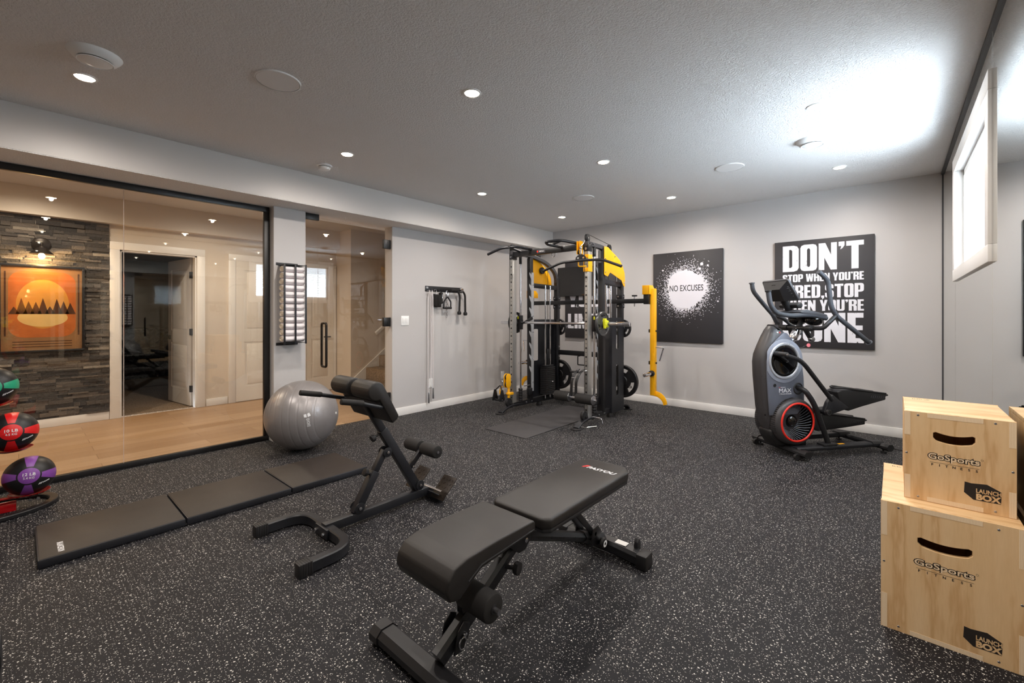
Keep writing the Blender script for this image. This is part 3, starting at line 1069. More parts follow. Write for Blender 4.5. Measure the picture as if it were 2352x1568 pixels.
GLYPH = {
    'D': [[(0, 0), (0.36, 0), (0.47, 0.04), (0.52, 0.14), (0.52, 0.86), (0.47, 0.96), (0.36, 1), (0, 1)], [(0.21, 0.15), (0.27, 0.15), (0.31, 0.2), (0.31, 0.8), (0.27, 0.85), (0.21, 0.85)]],
    'O': [_o(0.52), [(0.21, 0.2), (0.24, 0.15), (0.28, 0.15), (0.31, 0.2), (0.31, 0.8), (0.28, 0.85), (0.24, 0.85), (0.21, 0.8)]],
    'N': [[(0, 0), (0.17, 0), (0.17, 0.46), (0.36, 0), (0.54, 0), (0.54, 1), (0.37, 1), (0.37, 0.55), (0.20, 1), (0, 1)]],
    'T': [[(0.145, 0), (0.345, 0), (0.345, 0.83), (0.49, 0.83), (0.49, 1), (0, 1), (0, 0.83), (0.145, 0.83)]],
    'E': [[(0, 0), (0.40, 0), (0.40, 0.16), (0.20, 0.16), (0.20, 0.43), (0.37, 0.43), (0.37, 0.58), (0.20, 0.58), (0.20, 0.84), (0.39, 0.84), (0.39, 1), (0, 1)]],
    'P': [[(0, 0), (0.20, 0), (0.20, 0.38), (0.36, 0.38), (0.47, 0.43), (0.50, 0.52), (0.50, 0.86), (0.46, 0.96), (0.36, 1), (0, 1)], [(0.20, 0.52), (0.27, 0.52), (0.30, 0.56), (0.30, 0.81), (0.27, 0.85), (0.20, 0.85)]],
    'R': [[(0, 0), (0.20, 0), (0.20, 0.42), (0.26, 0.42), (0.30, 0.38), (0.31, 0.0), (0.51, 0.0), (0.51, 0.38), (0.47, 0.47), (0.40, 0.5), (0.48, 0.55), (0.51, 0.64), (0.51, 0.86), (0.46, 0.96), (0.36, 1), (0, 1)], [(0.20, 0.57), (0.27, 0.57), (0.31, 0.61), (0.31, 0.82), (0.27, 0.86), (0.20, 0.86)]],
    'S': [[(0, 0.36), (0, 0.12), (0.04, 0.04), (0.12, 0), (0.38, 0), (0.46, 0.04), (0.50, 0.12), (0.50, 0.42), (0.44, 0.52), (0.22, 0.66), (0.20, 0.70), (0.20, 0.83), (0.25, 0.87), (0.30, 0.83), (0.30, 0.68), (0.49, 0.68), (0.49, 0.88), (0.45, 0.96), (0.37, 1), (0.12, 1), (0.04, 0.96), (0, 0.88), (0, 0.62), (0.06, 0.52), (0.28, 0.37), (0.30, 0.33), (0.30, 0.17), (0.25, 0.13), (0.20, 0.17), (0.20, 0.36)]],
    'W': [[(0.10, 0), (0.31, 0), (0.385, 0.48), (0.46, 0), (0.67, 0), (0.77, 1), (0.58, 1), (0.545, 0.42), (0.47, 1), (0.30, 1), (0.225, 0.42), (0.19, 1), (0, 1)]],
    'H': [[(0, 0), (0.20, 0), (0.20, 0.42), (0.33, 0.42), (0.33, 0), (0.53, 0), (0.53, 1), (0.33, 1), (0.33, 0.6), (0.20, 0.6), (0.20, 1), (0, 1)]],
    'Y': [[(0.165, 0), (0.365, 0), (0.365, 0.36), (0.53, 1), (0.34, 1), (0.265, 0.6), (0.19, 1), (0, 1), (0.165, 0.36)]],
    'U': [[(0, 0.12), (0.04, 0.04), (0.12, 0), (0.40, 0), (0.48, 0.04), (0.52, 0.12), (0.52, 1), (0.32, 1), (0.32, 0.19), (0.28, 0.14), (0.24, 0.14), (0.20, 0.19), (0.20, 1), (0, 1)]],
    'I': [[(0, 0), (0.20, 0), (0.20, 1), (0, 1)]],
    'L': [[(0, 0), (0.38, 0), (0.38, 0.16), (0.20, 0.16), (0.20, 1), (0, 1)]],
    'M': [[(0, 0), (0.17, 0), (0.17, 0.6), (0.27, 0), (0.41, 0), (0.51, 0.6), (0.51, 0), (0.68, 0), (0.68, 1), (0.46, 1), (0.34, 0.4), (0.22, 1), (0, 1)]],
    "'": [[(0.05, 0.72), (0.11, 0.76), (0.17, 0.86), (0.17, 1), (0, 1), (0, 0.84), (0.08, 0.84)]],
    ',': [[(0.05, -0.13), (0.11, -0.09), (0.18, 0.02), (0.18, 0.16), (0, 0.16), (0, 0), (0.08, 0)]],
    ' ': [],
}


def block_text(mb, s, x0, x1, z0, z1, y, gap=0.05):
    adv, pos = 0.0, []
    for ch in s:
        g = GLYPH[ch]
        w_ = max(u for u, v in g[0]) if g else 0.20
        pos.append((adv, g))
        adv += w_ + gap
    adv -= gap
    kx, kz = (x1 - x0) / adv, z1 - z0
    for a, g in pos:
        if g:
            mb.holed([[(x0 + (a + u) * kx, z0 + v * kz) for u, v in lp] for lp in g], (0, y, 0), X3, Z3, 0.0006)


NX, UX = V(1, 0, 0), V(0, 0, 1)      # text on the back wall faces -Y
YT = YW + 0.0006
ne = canvas('canvas_poster', -2.560, -1.643, 'black canvas reading NO EXCUSES on a white paint splatter')
random.seed(11)
cx, cz = -2.105, 1.60
m_ = MB()
poly = []
for i in range(150):
    a = 2 * pi * i / 150
    r = 0.265 + random.uniform(-0.02, 0.02) + 0.02 * sin(3 * a + 1)
    poly.append((cx + r * cos(a), cz + r * 1.02 * sin(a)))
m_.prism(poly, (0, YT, 0), NX, UX, (0, -0.0004, 0))
for i in range(1500):
    a = random.random() * 2 * pi
    r = 0.25 + abs(random.gauss(0, 0.085))
    s = random.uniform(0.0022, 0.0062) * (1.25 if r < 0.31 else 0.85)
    x, z = cx + r * cos(a), cz + r * 1.03 * sin(a)
    if -2.55 < x < -1.655 and 0.95 < z < 2.08:
        m_.prism(circ(x, z, s, 6), (0, YT, 0), NX, UX, (0, -0.0005, 0))
for x, z, s in ((-1.90, 1.925, 0.020), (-1.825, 1.90, 0.013), (-1.925, 1.865, 0.016), (-2.42, 1.87, 0.012), (-1.70, 1.43, 0.011)):
    m_.prism(circ(x, z, s, 14), (0, YT, 0), NX, UX, (0, -0.0006, 0))
m_.build('splatter_print', 'splat', e_canvas[-1])
MB().text('NO EXCUSES', (cx + 0.003, YT - 0.0008, 1.615), NX, UX, 0.445, 0.082, 0.0003, 0.008).build('lettering', 'canvas', e_canvas[-1])

dp = canvas('canvas_poster', -1.069, -0.157, "black canvas reading DON'T STOP WHEN YOU'RE TIRED, partly hidden by the elliptical trainer")
m_ = MB()
tx0, tx1, top = -0.985, -0.245, 2.107
for s, a, b in (("DON'T", 0.053, 0.352), ("STOP WHEN YOU'RE", 0.386, 0.474), ("TIRED,STOP", 0.511, 0.660), ("WHEN YOU'RE", 0.685, 0.806), ("DONE", 0.829, 1.152)):
    block_text(m_, s, tx0, tx1, top - b, top - a, YT)
m_.build('lettering', 'worn', e_canvas[-1])

lp = canvas('canvas_poster', -4.060, -3.148, 'black canvas with LIMITS in white block letters behind the cable machine')
m_ = MB()
for s, z, h_ in (('YOUR', 1.52, 0.28), ('LIMITS', 1.155, 0.235)):
    block_text(m_, s, -4.0, -3.21, z - h_ / 2, z + h_ / 2, YT)
m_.build('lettering', 'worn', e_canvas[-1])

tv = thing('television', 'flat black television mounted behind the cable machine in front of the LIMITS canvas', 'television', (-3.80, 5.86, 1.55))
MB().box2(-4.158, -3.445, 5.855, 5.885, 1.552, 2.022, 0.004).build('housing', 'dark', tv)
MB().box2(-4.150, -3.453, 5.8535, 5.8555, 1.562, 2.014, 0.001, 1).build('screen', 'gloss', tv)
MB().box2(-3.95, -3.65, 5.884, YW - 0.003, 1.68, 1.90, 0.004).build('wall_bracket', 'black', tv)

# light switch and outlets on the left wall (face +X)
WX = XL
sw = thing('light_switch', 'white double rocker light switch beside the glass door', 'light switch', (WX, 3.216, 1.183))
MB().box2(WX, WX + 0.006, 3.158, 3.274, 1.123, 1.243, 0.003).build('plate', 'white', sw)
for y in (3.193, 3.239):
    MB().box((WX + 0.007, y, 1.183), (0.007, 0.033, 0.066), 0.002, Matrix.Rotation(radians(4), 3, 'Y')).build('rocker', 'white', sw)
for y, z, lb in ((3.612, 0.35, 'white wall outlet low under the accessory rail'), (5.03, 0.31, 'white wall outlet behind the yellow pulley of the cable machine')):
    ol = thing('wall_outlet', lb, 'outlet', (WX, y, z), 0, 'wall outlets')
    op = MB().box2(WX, WX + 0.006, y - 0.037, y + 0.037, z - 0.06, z + 0.06, 0.003).build('plate', 'white', ol)
    for dz in (-0.024, 0.024):
        MB().prism(rrect(-0.017, 0.017, -0.014, 0.014, 0.008), (WX + 0.006, y, z + dz), Y3, Z3, (0.002, 0, 0)).build('socket', 'white', op)

# accessory rail with hooks
rl = thing('accessory_rail', 'black steel hook rail on the left wall holding cable attachments', 'hook rail', (WX, 3.85, 1.6))
rail_plate = MB().box2(WX, WX + 0.005, 3.527, 4.177, 1.565, 1.638, 0.002)
rail_plate = rail_plate.build('plate', 'black', rl)
MB().text('CD', (WX + 0.0052, 3.560, 1.615), Y3, Z3, 0.036, 0.022, 0.0004, 0.03).build('logo', 'print', rail_plate)
for y in (3.545, 3.595, 3.64, 3.69, 3.74, 3.80, 3.86, 3.95, 4.02, 4.15):
    MB().tube(fillet([(WX + 0.004, y, 1.578), (WX + 0.06, y, 1.572), (WX + 0.066, y, 1.592)], 0.015), 0.0042, 8).build('hook', 'steel' if y < 3.6 else 'black', rl)
jr = thing('jump_rope', 'white skipping rope hanging in long loops from the hook rail', 'jump rope', (WX + 0.04, 3.58, 0.9))
m_ = MB()
m_.tube(fillet([(WX + 0.05, 3.548, 0.24), (WX + 0.045, 3.552, 0.8), (WX + 0.04, 3.556, 1.5), (WX + 0.04, 3.572, 1.586), (WX + 0.04, 3.586, 1.5), (WX + 0.045, 3.592, 0.8), (WX + 0.05, 3.58, 0.42)], 0.02), 0.0055, 8)
m_.tube(fillet([(WX + 0.055, 3.59, 0.42), (WX + 0.05, 3.606, 0.8), (WX + 0.045, 3.604, 1.5), (WX + 0.045, 3.612, 1.586), (WX + 0.045, 3.622, 1.5), (WX + 0.05, 3.626, 0.8), (WX + 0.055, 3.622, 0.30)], 0.02), 0.0055, 8)
m_.build('rope', 'cord', jr)
for y, z in ((3.548, 0.17), (3.622, 0.22)):
    MB().cyl((WX + 0.052, y, z - 0.07), (WX + 0.052, y, z + 0.07), 0.012, 0.009, 14, 0.003).build('handle', 'steel', jr)
cf = thing('ankle_cuff', 'black padded ankle cuff hanging in a curled roll from the hook rail', 'ankle cuff', (WX + 0.05, 3.67, 1.47), 0, 'ankle cuffs')
m_ = MB()
for k_ in range(5):
    m_.box((WX + 0.045, 3.635 + k_ * 0.024, 1.452 - 0.004 * k_), (0.07, 0.018, 0.17 - 0.006 * abs(k_ - 2)), 0.009)
m_.build('pad', 'foam', cf)
MB().tube(circ_pts if False else [(WX + 0.05, 3.66 + 0.02 * cos(a), 1.575 + 0.016 * sin(a)) for a in [i * pi / 8 for i in range(16)]], 0.003, 6, True).build('ring', 'steel', cf)
cf2 = thing('ankle_cuff', 'black strap cuff with silver buckle hanging next to the single handle', 'ankle cuff', (WX + 0.05, 3.775, 1.49), 0, 'ankle cuffs')
MB().box2(WX + 0.012, WX + 0.08, 3.735, 3.780, 1.40, 1.560, 0.022, 3).build('strap', 'foam', cf2)
MB().box2(WX + 0.08, WX + 0.085, 3.752, 3.764, 1.43, 1.53, 0.002).build('buckle', 'chrome', cf2)
sh = thing('stirrup_handle', 'black single-grip cable handle hanging on a silver hook', 'cable handle', (WX + 0.06, 3.855, 1.40))
hx = WX + 0.062
m_ = MB()
m_.rsweep(fillet([(hx, 3.795, 1.352), (hx, 3.795, 1.435), (hx, 3.855, 1.505), (hx, 3.915, 1.435), (hx, 3.915, 1.352)], 0.02), 0.022, 0.007, 0.002, (1, 0, 0))
m_.build('strap', 'black', sh)
MB().cyl((hx, 3.785, 1.350), (hx, 3.925, 1.350), 0.016, None, 18, 0.003).build('grip', 'rubber', sh)
MB().tube([(hx, 3.85 + 0.016 * cos(a), 1.542 + 0.042 * sin(a)) for a in [i * pi / 10 for i in range(20)]], 0.0042, 8, True).build('carabiner', 'chrome', sh)
chn = thing('steel_chain', 'short silver chain hanging behind the single handle', 'chain', (WX + 0.03, 3.875, 1.4))
m_ = MB()
for k_ in range(13):
    zc = 1.545 - k_ * 0.026
    a_ = k_ % 2
    m_.tube([(WX + 0.03 + (0.009 * cos(t_) if a_ else 0), 3.872 + (0 if a_ else 0.009 * cos(t_)), zc + 0.017 * sin(t_)) for t_ in [i * pi / 6 for i in range(12)]], 0.003, 6, True)
m_.build('links', 'chrome', chn)
tr = thing('triceps_rope', 'black braided triceps rope with round ends draped over the hook rail', 'triceps rope', (WX + 0.082, 4.1, 1.45))


def braid(mb, pts, r, pitch=0.05, n=14):
    pts = [V(p) for p in pts]
    for ph in (0, 2 * pi / 3, 4 * pi / 3):
        out, s = [], 0.0
        dense = []
        for a, b in zip(pts, pts[1:]):
            k_ = max(2, int((b - a).length / 0.006))
            dense += [a.lerp(b, i / k_) for i in range(k_)]
        dense.append(pts[-1])
        for i, p in enumerate(dense):
            t_ = (dense[min(i + 1, len(dense) - 1)] - dense[max(i - 1, 0)]).normalized()
            x, y, _ = frame_of(t_)
            if i:
                s += (p - dense[i - 1]).length
            out.append(p + x * (r * 0.55 * cos(2 * pi * s / pitch + ph)) + y * (r * 0.55 * sin(2 * pi * s / pitch + ph)))
        mb.tube(out, r * 0.6, 8)


m_ = MB()
braid(m_, fillet([(WX + 0.082, 4.055, 1.30), (WX + 0.082, 4.065, 1.52), (WX + 0.082, 4.03, 1.585), (WX + 0.082, 3.90, 1.60)], 0.04), 0.014)
braid(m_, fillet([(WX + 0.084, 3.90, 1.585), (WX + 0.084, 4.10, 1.60), (WX + 0.084, 4.16, 1.54), (WX + 0.084, 4.165, 1.29)], 0.05), 0.014)
m_.build('rope', 'blackcord', tr)
for y, z in ((4.052, 1.285), (4.165, 1.275)):
    MB().lathe([(0, -0.03), (0.022, -0.028), (0.03, -0.012), (0.027, 0.012), (0.016, 0.022), (0, 0.024)], (WX + 0.083, y, z), (0, 0, 1), 18).build('end_ball', 'rubber', tr)
MB().box2(WX + 0.07, WX + 0.098, 4.07, 4.12, 1.575, 1.625, 0.006).build('clamp', 'chrome', tr)

# towel rack on the pillar
tk = thing('towel_rack', 'black metal wall rack on the pillar stacked with rolled towels', 'towel rack', (WX, 1.82, 1.36))
fx = -4.475
for z, s in ((1.765, 1), (0.962, -1)):
    MB().box2(WX, WX + 0.004, 1.695, 1.905, z - 0.012, z + 0.016, 0.0015).build('wall_flange', 'satin', tk)
    MB().box2(WX, fx, 1.715, 1.925, z - 0.014 * s, z - 0.014 * s + 0.003, 0.001).build('shelf_plate', 'satin', tk)
for y in (1.718, 1.822, 1.923):
    MB().box2(fx - 0.004, fx + 0.004, y - 0.0085, y + 0.0085, 0.966, 1.762, 0.001).build('front_bar', 'satin', tk)
MB().tube([(fx + 0.003, 1.72, 1.372), (fx + 0.003, 1.925, 1.372)], 0.0022, 8).build('cross_wire', 'satin', tk)
nt = 12
for k_ in range(nt):
    zc = 0.9855 + 0.0315 + k_ * 0.0633
    lb = 'rolled white towel in the pillar rack, ' + ('bottom of the stack' if k_ == 0 else 'top of the stack' if k_ == nt - 1 else
         ['', 'second', 'third', 'fourth', 'fifth', 'sixth', 'seventh', 'eighth', 'ninth', 'tenth', 'eleventh'][k_] + ' from the bottom')
    tw = thing('rolled_towel', lb, 'towel', (WX + 0.07, 1.82, zc), 0, 'rolled towels in the rack')
    rx, rz_ = 0.066, 0.0328
    ctr = WX + 0.078
    prof = [(cos(2 * pi * i / 26), sin(2 * pi * i / 26)) for i in range(26)]
    m_ = MB()
    n_ = 12
    rings = []
    for i in range(n_ + 1):
        y = 1.722 + 0.198 * i / n_
        sag = 1.0 - (0.10 if i in (0, n_) else 0.02 if i in (1, n_ - 1) else 0) + 0.03 * sin(i * 2.1 + k_)
        rings.append([m_.bm.verts.new((ctr + rx * sag * a, y, zc + rz_ * min(1.0, sag) * b)) for a, b in prof])
    for a, b in zip(rings, rings[1:]):
        for j in range(26):
            m_.bm.faces.new((a[j], a[(j + 1) % 26], b[(j + 1) % 26], b[j]))
    m_.bm.faces.new(rings[-1])
    m_.bm.faces.new(rings[0][::-1])
    m_.build('roll', 'towel', tw, 60)
    sp = [(ctr + rx * 0.82 * (1 - t_ / 15.0) * cos(t_ * 1.25 + k_), 1.7185, zc + rz_ * 0.8 * (1 - t_ / 15.0) * sin(t_ * 1.25 + k_)) for t_ in [i * 0.5 for i in range(29)]]
    MB().tube(sp, 0.0042, 6).build('rolled_end', 'towelend', tw)

# ================================================================== EXERCISE BALL
BR = 0.318
bc = V(-4.186, 1.764, BR)
eb = thing('exercise_ball', 'large silver gray exercise ball on the rubber floor by the pillar', 'exercise ball', (bc.x, bc.y, 0))
axis = V(cos(YAW), sin(YAW), 0.05).normalized()
prof = [(0, -BR)]
N_ = 150
for i in range(1, N_):
    th = pi * i / N_
    band = 0.0016 if (i % 10 == 0 and 35 < i < 115) else 0.0
    prof.append(((BR - band) * sin(th), -(BR - band) * cos(th)))
prof.append((0, BR))
MB().lathe(prof, bc, axis, 72).build('shell', 'ball', eb, 60)


def on_sphere(mb, c, r, nrm, ex):
    """wrap a flat mesh (u = x, v = y) onto a sphere around direction nrm"""
    nrm = V(nrm).normalized()
    ex = (V(ex) - nrm * V(ex).dot(nrm)).normalized()
    ey = nrm.cross(ex)
    for v in mb.bm.verts:
        d = nrm + ex * (v.co.x / r) + ey * (v.co.y / r)
        v.co = c + d.normalized() * (r + v.co.z)
    return mb


to_cam = (V(0, 0, 1.26) - bc).normalized()
rgt = V(cos(YAW), sin(YAW), 0)
upv = to_cam.cross(rgt) * 1.0
upv = rgt.cross(to_cam) * -1 if rgt.cross(to_cam).z < 0 else rgt.cross(to_cam)
nl = (to_cam + rgt * 0.18 - upv * 0.14).normalized()
m_ = MB()
m_.text('EVOKE', (0.035, 0, 0.0006), X3, Y3, 0.075, 0.026, 0, 0.02)
m_.prism([(-0.045, 0.004), (-0.015, 0.004), (-0.022, 0.03), (-0.05, 0.022)], (0, 0, 0.0004), X3, Y3, (0, 0, 0.0004))
m_.prism([(-0.045, -0.004), (-0.015, -0.004), (-0.02, -0.026), (-0.045, -0.026)], (0, 0, 0.0004), X3, Y3, (0, 0, 0.0004))
on_sphere(m_, bc, BR + 0.0006, nl, rgt * 0.30 - upv * 0.95)
m_.build('logo_print', 'print', eb)
MB().cyl(bc + axis * (BR - 0.004), bc + axis * (BR + 0.002), 0.012, None, 16, 0.001).build('valve_plug', 'white', eb)

# ================================================================== FOLDING EXERCISE MAT
fm = thing('folding_exercise_mat', 'long black tri-fold exercise mat lying on the floor before the glass wall', 'exercise mat', (-3.435, 0.95, 0))
for y0, y1 in ((0.06, 0.658), (0.664, 1.262), (1.268, 1.846)):
    MB().box2(-3.705, -3.165, y0, y1, 0.001, 0.046, 0.008).build('mat_panel', 'vinylside', fm)
    MB().box2(-3.699, -3.171, y0 + 0.006, y1 - 0.006, 0.040, 0.0472, 0.003).build('top_cover', 'vinyl2', fm)
for y in (0.661, 1.265):
    MB().box2(-3.70, -3.17, y - 0.006, y + 0.006, 0.004, 0.012, 0.002).build('hinge_seam', 'vinylside', fm)
MB().text('BALANCEFROM', (-3.275, 0.145, 0.0474), X3, Y3, 0.135, 0.024, 0.0003, 0.03).build('lettering', 'print', fm)

# ================================================================== HYPEREXTENSION BENCH
hx0 = -2.43
hb = thing('hyperextension_bench', 'black roman chair back extension bench with padded hip rolls and grips', 'hyperextension bench', (hx0, 1.4, 0))
ub = fillet([(-2.715, 0.885, 0.034), (-2.715, 1.165, 0.034), (-2.145, 1.165, 0.034), (-2.145, 0.885, 0.034)], 0.17, 8)
MB().rsweep(ub, 0.05, 0.058, 0.006).build('front_base', 'satin', hb)
for x in (-2.715, -2.145):
    m_ = MB().box2(x - 0.028, x + 0.028, 0.878, 0.945, 0.001, 0.066, 0.004)
    for k_ in range(5):
        m_.box2(x - 0.0295, x + 0.0295, 0.886 + k_ * 0.012, 0.892 + k_ * 0.012, 0.002, 0.0675, 0.001)
    m_.build('rubber_cap', 'rubber', hb)
MB().box2(hx0 - 0.026, hx0 + 0.026, 1.14, 1.865, 0.022, 0.075, 0.004).build('base_rail', 'satin', hb)
MB().box2(hx0 - 0.07, hx0 + 0.07, 1.125, 1.142, 0.008, 0.064, 0.004).build('base_bracket', 'satin', hb)
for x in (-0.045, 0.045):
    MB().cyl((hx0 + x, 1.128, 0.036), (hx0 + x, 1.112, 0.036), 0.009, None, 6).build('bolt', 'bolt', hb)
MB().box2(hx0 - 0.09, hx0 + 0.14, 1.855, 1.905, 0.001, 0.055, 0.004).build('rear_foot', 'satin', hb)
st0, st1 = V(hx0, 1.35, 0.10), V(hx0, 1.535, 0.40)
MB().beam(st0 - (st1 - st0) * 0.1, st0.lerp(st1, 0.62), 0.05, 0.05).build('strut', 'satin', hb)
MB().beam(st0.lerp(st1, 0.5), st1, 0.038, 0.038).build('strut_slider', 'satin', hb)
ma0, ma1 = V(hx0, 1.785, 0.085), V(hx0, 1.515, 0.535)
MB().beam(ma0, ma1, 0.05, 0.055).build('mast', 'satin', hb)
MB().beam(ma0.lerp(ma1, 0.8), V(hx0, 1.395, 0.735), 0.04, 0.044).build('mast_slider', 'satin', hb)
for p, r_ in ((st0 + V(0, 0, 0.0), 0.032), (st1 + V(0, 0.005, -0.01), 0.03), (V(hx0, 1.79, 0.11), 0.032)):
    for s in (1, -1):
        bp_ = MB().cyl(p + V(0.026 * s, 0, 0), p + V(0.031 * s, 0, 0), r_, None, 24, 0.001).build('bracket_plate', 'satin', hb)
        MB().cyl(p + V(0.031 * s, 0, 0), p + V(0.040 * s, 0, 0), 0.010, None, 12, 0.002).build('bolt', 'bolt', bp_)
for p, d in ((st0.lerp(st1, 0.55), V(0, -0.85, 0.5)), (ma1 + V(0, -0.01, -0.02), V(0, -0.9, -0.4))):
    d.normalize()
    m_ = MB().cyl(p + d * 0.02, p + d * 0.05, 0.008)
    m_.lathe([(0, 0), (0.02, 0.0), (0.024, 0.008), (0.022, 0.022), (0, 0.026)], p + d * 0.045, d, 10)
    m_.build('adjust_knob', 'rubber', hb)
# pads: a round roll running into a flat sloping pad
ax_dir = V(0, 0.55, -0.835).normalized()
MB().beam(V(hx0 - 0.21, 1.385, 0.735), V(hx0 + 0.21, 1.385, 0.735), 0.05, 0.012, 0.003, (0, -0.84, -0.55)).build('pad_bracket', 'satin', hb)
for x0, x1 in ((-2.655, -2.452), (-2.408, -2.205)):
    pr = []
    c0 = V(0, 1.345, 0.822)
    nrm = V(0, -ax_dir.z, ax_dir.y)
    nrm = V(0, 0.835, 0.55)
    pts = []
    rr = 0.055
    for i in range(15):
        a = radians(60 - 20 + i * (250 / 14.0))
        # sweep the nose from the pad top round the front
        pts.append((c0.y + rr * cos(a), c0.z + rr * sin(a)))
    tip = c0 + ax_dir * 0.21
    pts += [(tip.y - 0.012, tip.z - 0.026), (tip.y + 0.022, tip.z - 0.006), (tip.y + 0.032, tip.z + 0.014)]
    MB().prism(pts, (x0, 0, 0), Y3, Z3, (x1 - x0, 0, 0), 0.010, 3).build('hip_pad', 'vinyl', hb, 50)
    MB().box((0.5 * (x0 + x1), 1.405, 0.72), (0.17, 0.02, 0.14), 0.003, Matrix.Rotation(radians(33), 3, 'X')).build('pad_board', 'dark', hb)
MB().box((hx0, 1.35, 0.815), (0.05, 0.055, 0.05), 0.006, Matrix.Rotation(radians(33), 3, 'X')).build('pad_joint', 'satin', hb)
for x, y0 in ((-2.655, 1.105), (-2.215, 1.135)):
    gb_ = MB().tube(fillet([(hx0, 1.40, 0.735), (x, 1.39, 0.722), (x, y0 + 0.11, 0.770)], 0.03), 0.0125, 14).build('grip_bar', 'satin', hb)
    d = V(0, -1, 0.22).normalized()
    p = V(x, y0 + 0.13, 0.766)
    MB().cyl(p, V(x, y0, 0.795), 0.0165, None, 18, 0.004).build('hand_grip', 'foam', gb_)
# ankle rollers
ra0, ra1 = V(hx0, 1.715, 0.235), V(hx0, 1.83, 0.345)
MB().beam(ra0, ra1, 0.028, 0.036).build('roller_arm', 'satin', hb)
MB().cyl((hx0 - 0.17, 1.83, 0.35), (hx0 + 0.17, 1.83, 0.35), 0.009).build('roller_axle', 'steel', hb)
for x0, x1 in ((-0.165, -0.012), (0.012, 0.165)):
    MB().cyl((hx0 + x0, 1.83, 0.35), (hx0 + x1, 1.83, 0.35), 0.042, None, 28, 0.008).build('ankle_roller', 'foam', hb)
MB().cyl((hx0 + 0.018, 1.74, 0.245), (hx0 + 0.03, 1.74, 0.245), 0.010, None, 10, 0.002).build('bolt', 'bolt', hb)
MB().cyl((hx0 - 0.14, 1.885, 0.062), (hx0 + 0.14, 1.885, 0.062), 0.012).build('foot_axle', 'steel', hb)
for x0, x1 in ((-0.215, -0.085), (0.07, 0.20)):
    c = V(hx0 + (x0 + x1) / 2, 1.905, 0.088)
    m_ = MB().box(c, (x1 - x0, 0.005, 0.17), 0.001, Matrix.Rotation(radians(-48), 3, 'X'))
    R_ = Matrix.Rotation(radians(-48), 3, 'X')
    for i in range(4):
        for j in range(5):
            q = c + R_ @ V(-0.045 + i * 0.03, -0.0035, -0.06 + j * 0.03)
            m_.box(q, (0.018, 0.002, 0.004), 0, R_ @ Matrix.Rotation(radians(45 if (i + j) % 2 else -45), 3, 'Y'))
    m_.build('foot_plate', 'bronze', hb)

# ================================================================== ADJUSTABLE BENCH
bx = -1.17
wb = thing('weight_bench', 'black adjustable weight bench with split seat and back pads in the foreground', 'weight bench', (bx, 1.5, 0))
# back pad: tapered, rounded slab
m_ = MB()
m_.prism([(bx - 0.155, 1.385), (bx - 0.13, 1.36), (bx + 0.13, 1.36), (bx + 0.155, 1.385), (bx + 0.150, 2.06), (bx + 0.10, 2.125), (bx - 0.10, 2.125), (bx - 0.150, 2.06)],
         (0, 0, 0.408), X3, Y3, (0, 0, 0.048), 0.014, 4)
back_pad = m_.build('back_pad', 'vinyl', wb, 50)
MB().prism([(bx - 0.152, 1.39), (bx - 0.128, 1.366), (bx + 0.128, 1.366), (bx + 0.152, 1.39), (bx + 0.147, 2.055), (bx + 0.098, 2.12), (bx - 0.098, 2.12), (bx - 0.147, 2.055)],
           (0, 0, 0.396), X3, Y3, (0, 0, 0.016), 0.003).build('back_pad_board', 'dark', wb)
m_ = MB().text('PASYOU', (bx + 0.035, 1.985, 0.4563), X3, Y3, 0.165, 0.030, 0.0003, 0.02, 0.3)
m_.build('lettering', 'print', back_pad)
MB().prism([(bx - 0.075, 1.972), (bx - 0.062, 1.972), (bx - 0.040, 2.006), (bx - 0.060, 2.006)], (0, 0, 0.4562), X3, Y3, (0, 0, 0.0004)).build('logo_mark', 'redink', back_pad)
seat = [(1.312, 0.430), (1.312, 0.462), (1.30, 0.474), (1.10, 0.478), (0.955, 0.474), (0.905, 0.462), (0.876, 0.432), (0.868, 0.398), (0.884, 0.362), (0.925, 0.352), (0.965, 0.378), (1.02, 0.412)]
seat_pad = MB().prism(seat, (bx - 0.137, 0, 0), Y3, Z3, (0.274, 0, 0), 0.013, 4).build('seat_pad', 'vinyl', wb, 50)
for s in (1, -1):
    MB().tube([(bx + s * 0.1375, 0.96, 0.398), (bx + s * 0.1375, 1.02, 0.428), (bx + s * 0.1375, 1.30, 0.440)], 0.003, 6).build('seat_piping', 'dark', seat_pad)
m_ = MB().box2(bx - 0.10, bx + 0.10, 1.04, 1.30, 0.415, 0.432, 0.003)
m_.build('seat_board', 'dark', wb)
MB().box2(bx - 0.022, bx + 0.022, 1.0, 1.42, 0.375, 0.415, 0.004).build('seat_rail', 'black', wb)
MB().box2(bx - 0.022, bx + 0.022, 1.40, 2.0, 0.360, 0.398, 0.004).build('back_rail', 'black', wb)
for s in (1, -1):
    MB().prism([(1.25, 0.41), (1.40, 0.41), (1.405, 0.33), (1.37, 0.30), (1.33, 0.30), (1.28, 0.34)], (bx + s * 0.032, 0, 0), Y3, Z3, (0.005 * s, 0, 0), 0.001).build('pivot_plate', 'black', wb)
MB().cyl((bx - 0.045, 1.37, 0.34), (bx + 0.045, 1.37, 0.34), 0.010, None, 14, 0.002).build('bolt', 'bolt', wb)
mb0, mb1 = V(bx, 1.34, 0.36), V(bx, 2.055, 0.075)
main_tube = MB().rsweep([mb0, mb0.lerp(mb1, 0.74)], 0.062, 0.040, 0.016, (0, 0, 1))
main_tube = main_tube.build('main_tube', 'black', wb)
MB().rsweep([mb0.lerp(mb1, 0.70), mb0.lerp(mb1, 0.97)], 0.074, 0.052, 0.02, (0, 0, 1)).build('main_sleeve', 'black', wb)
kp = mb0.lerp(mb1, 0.83)
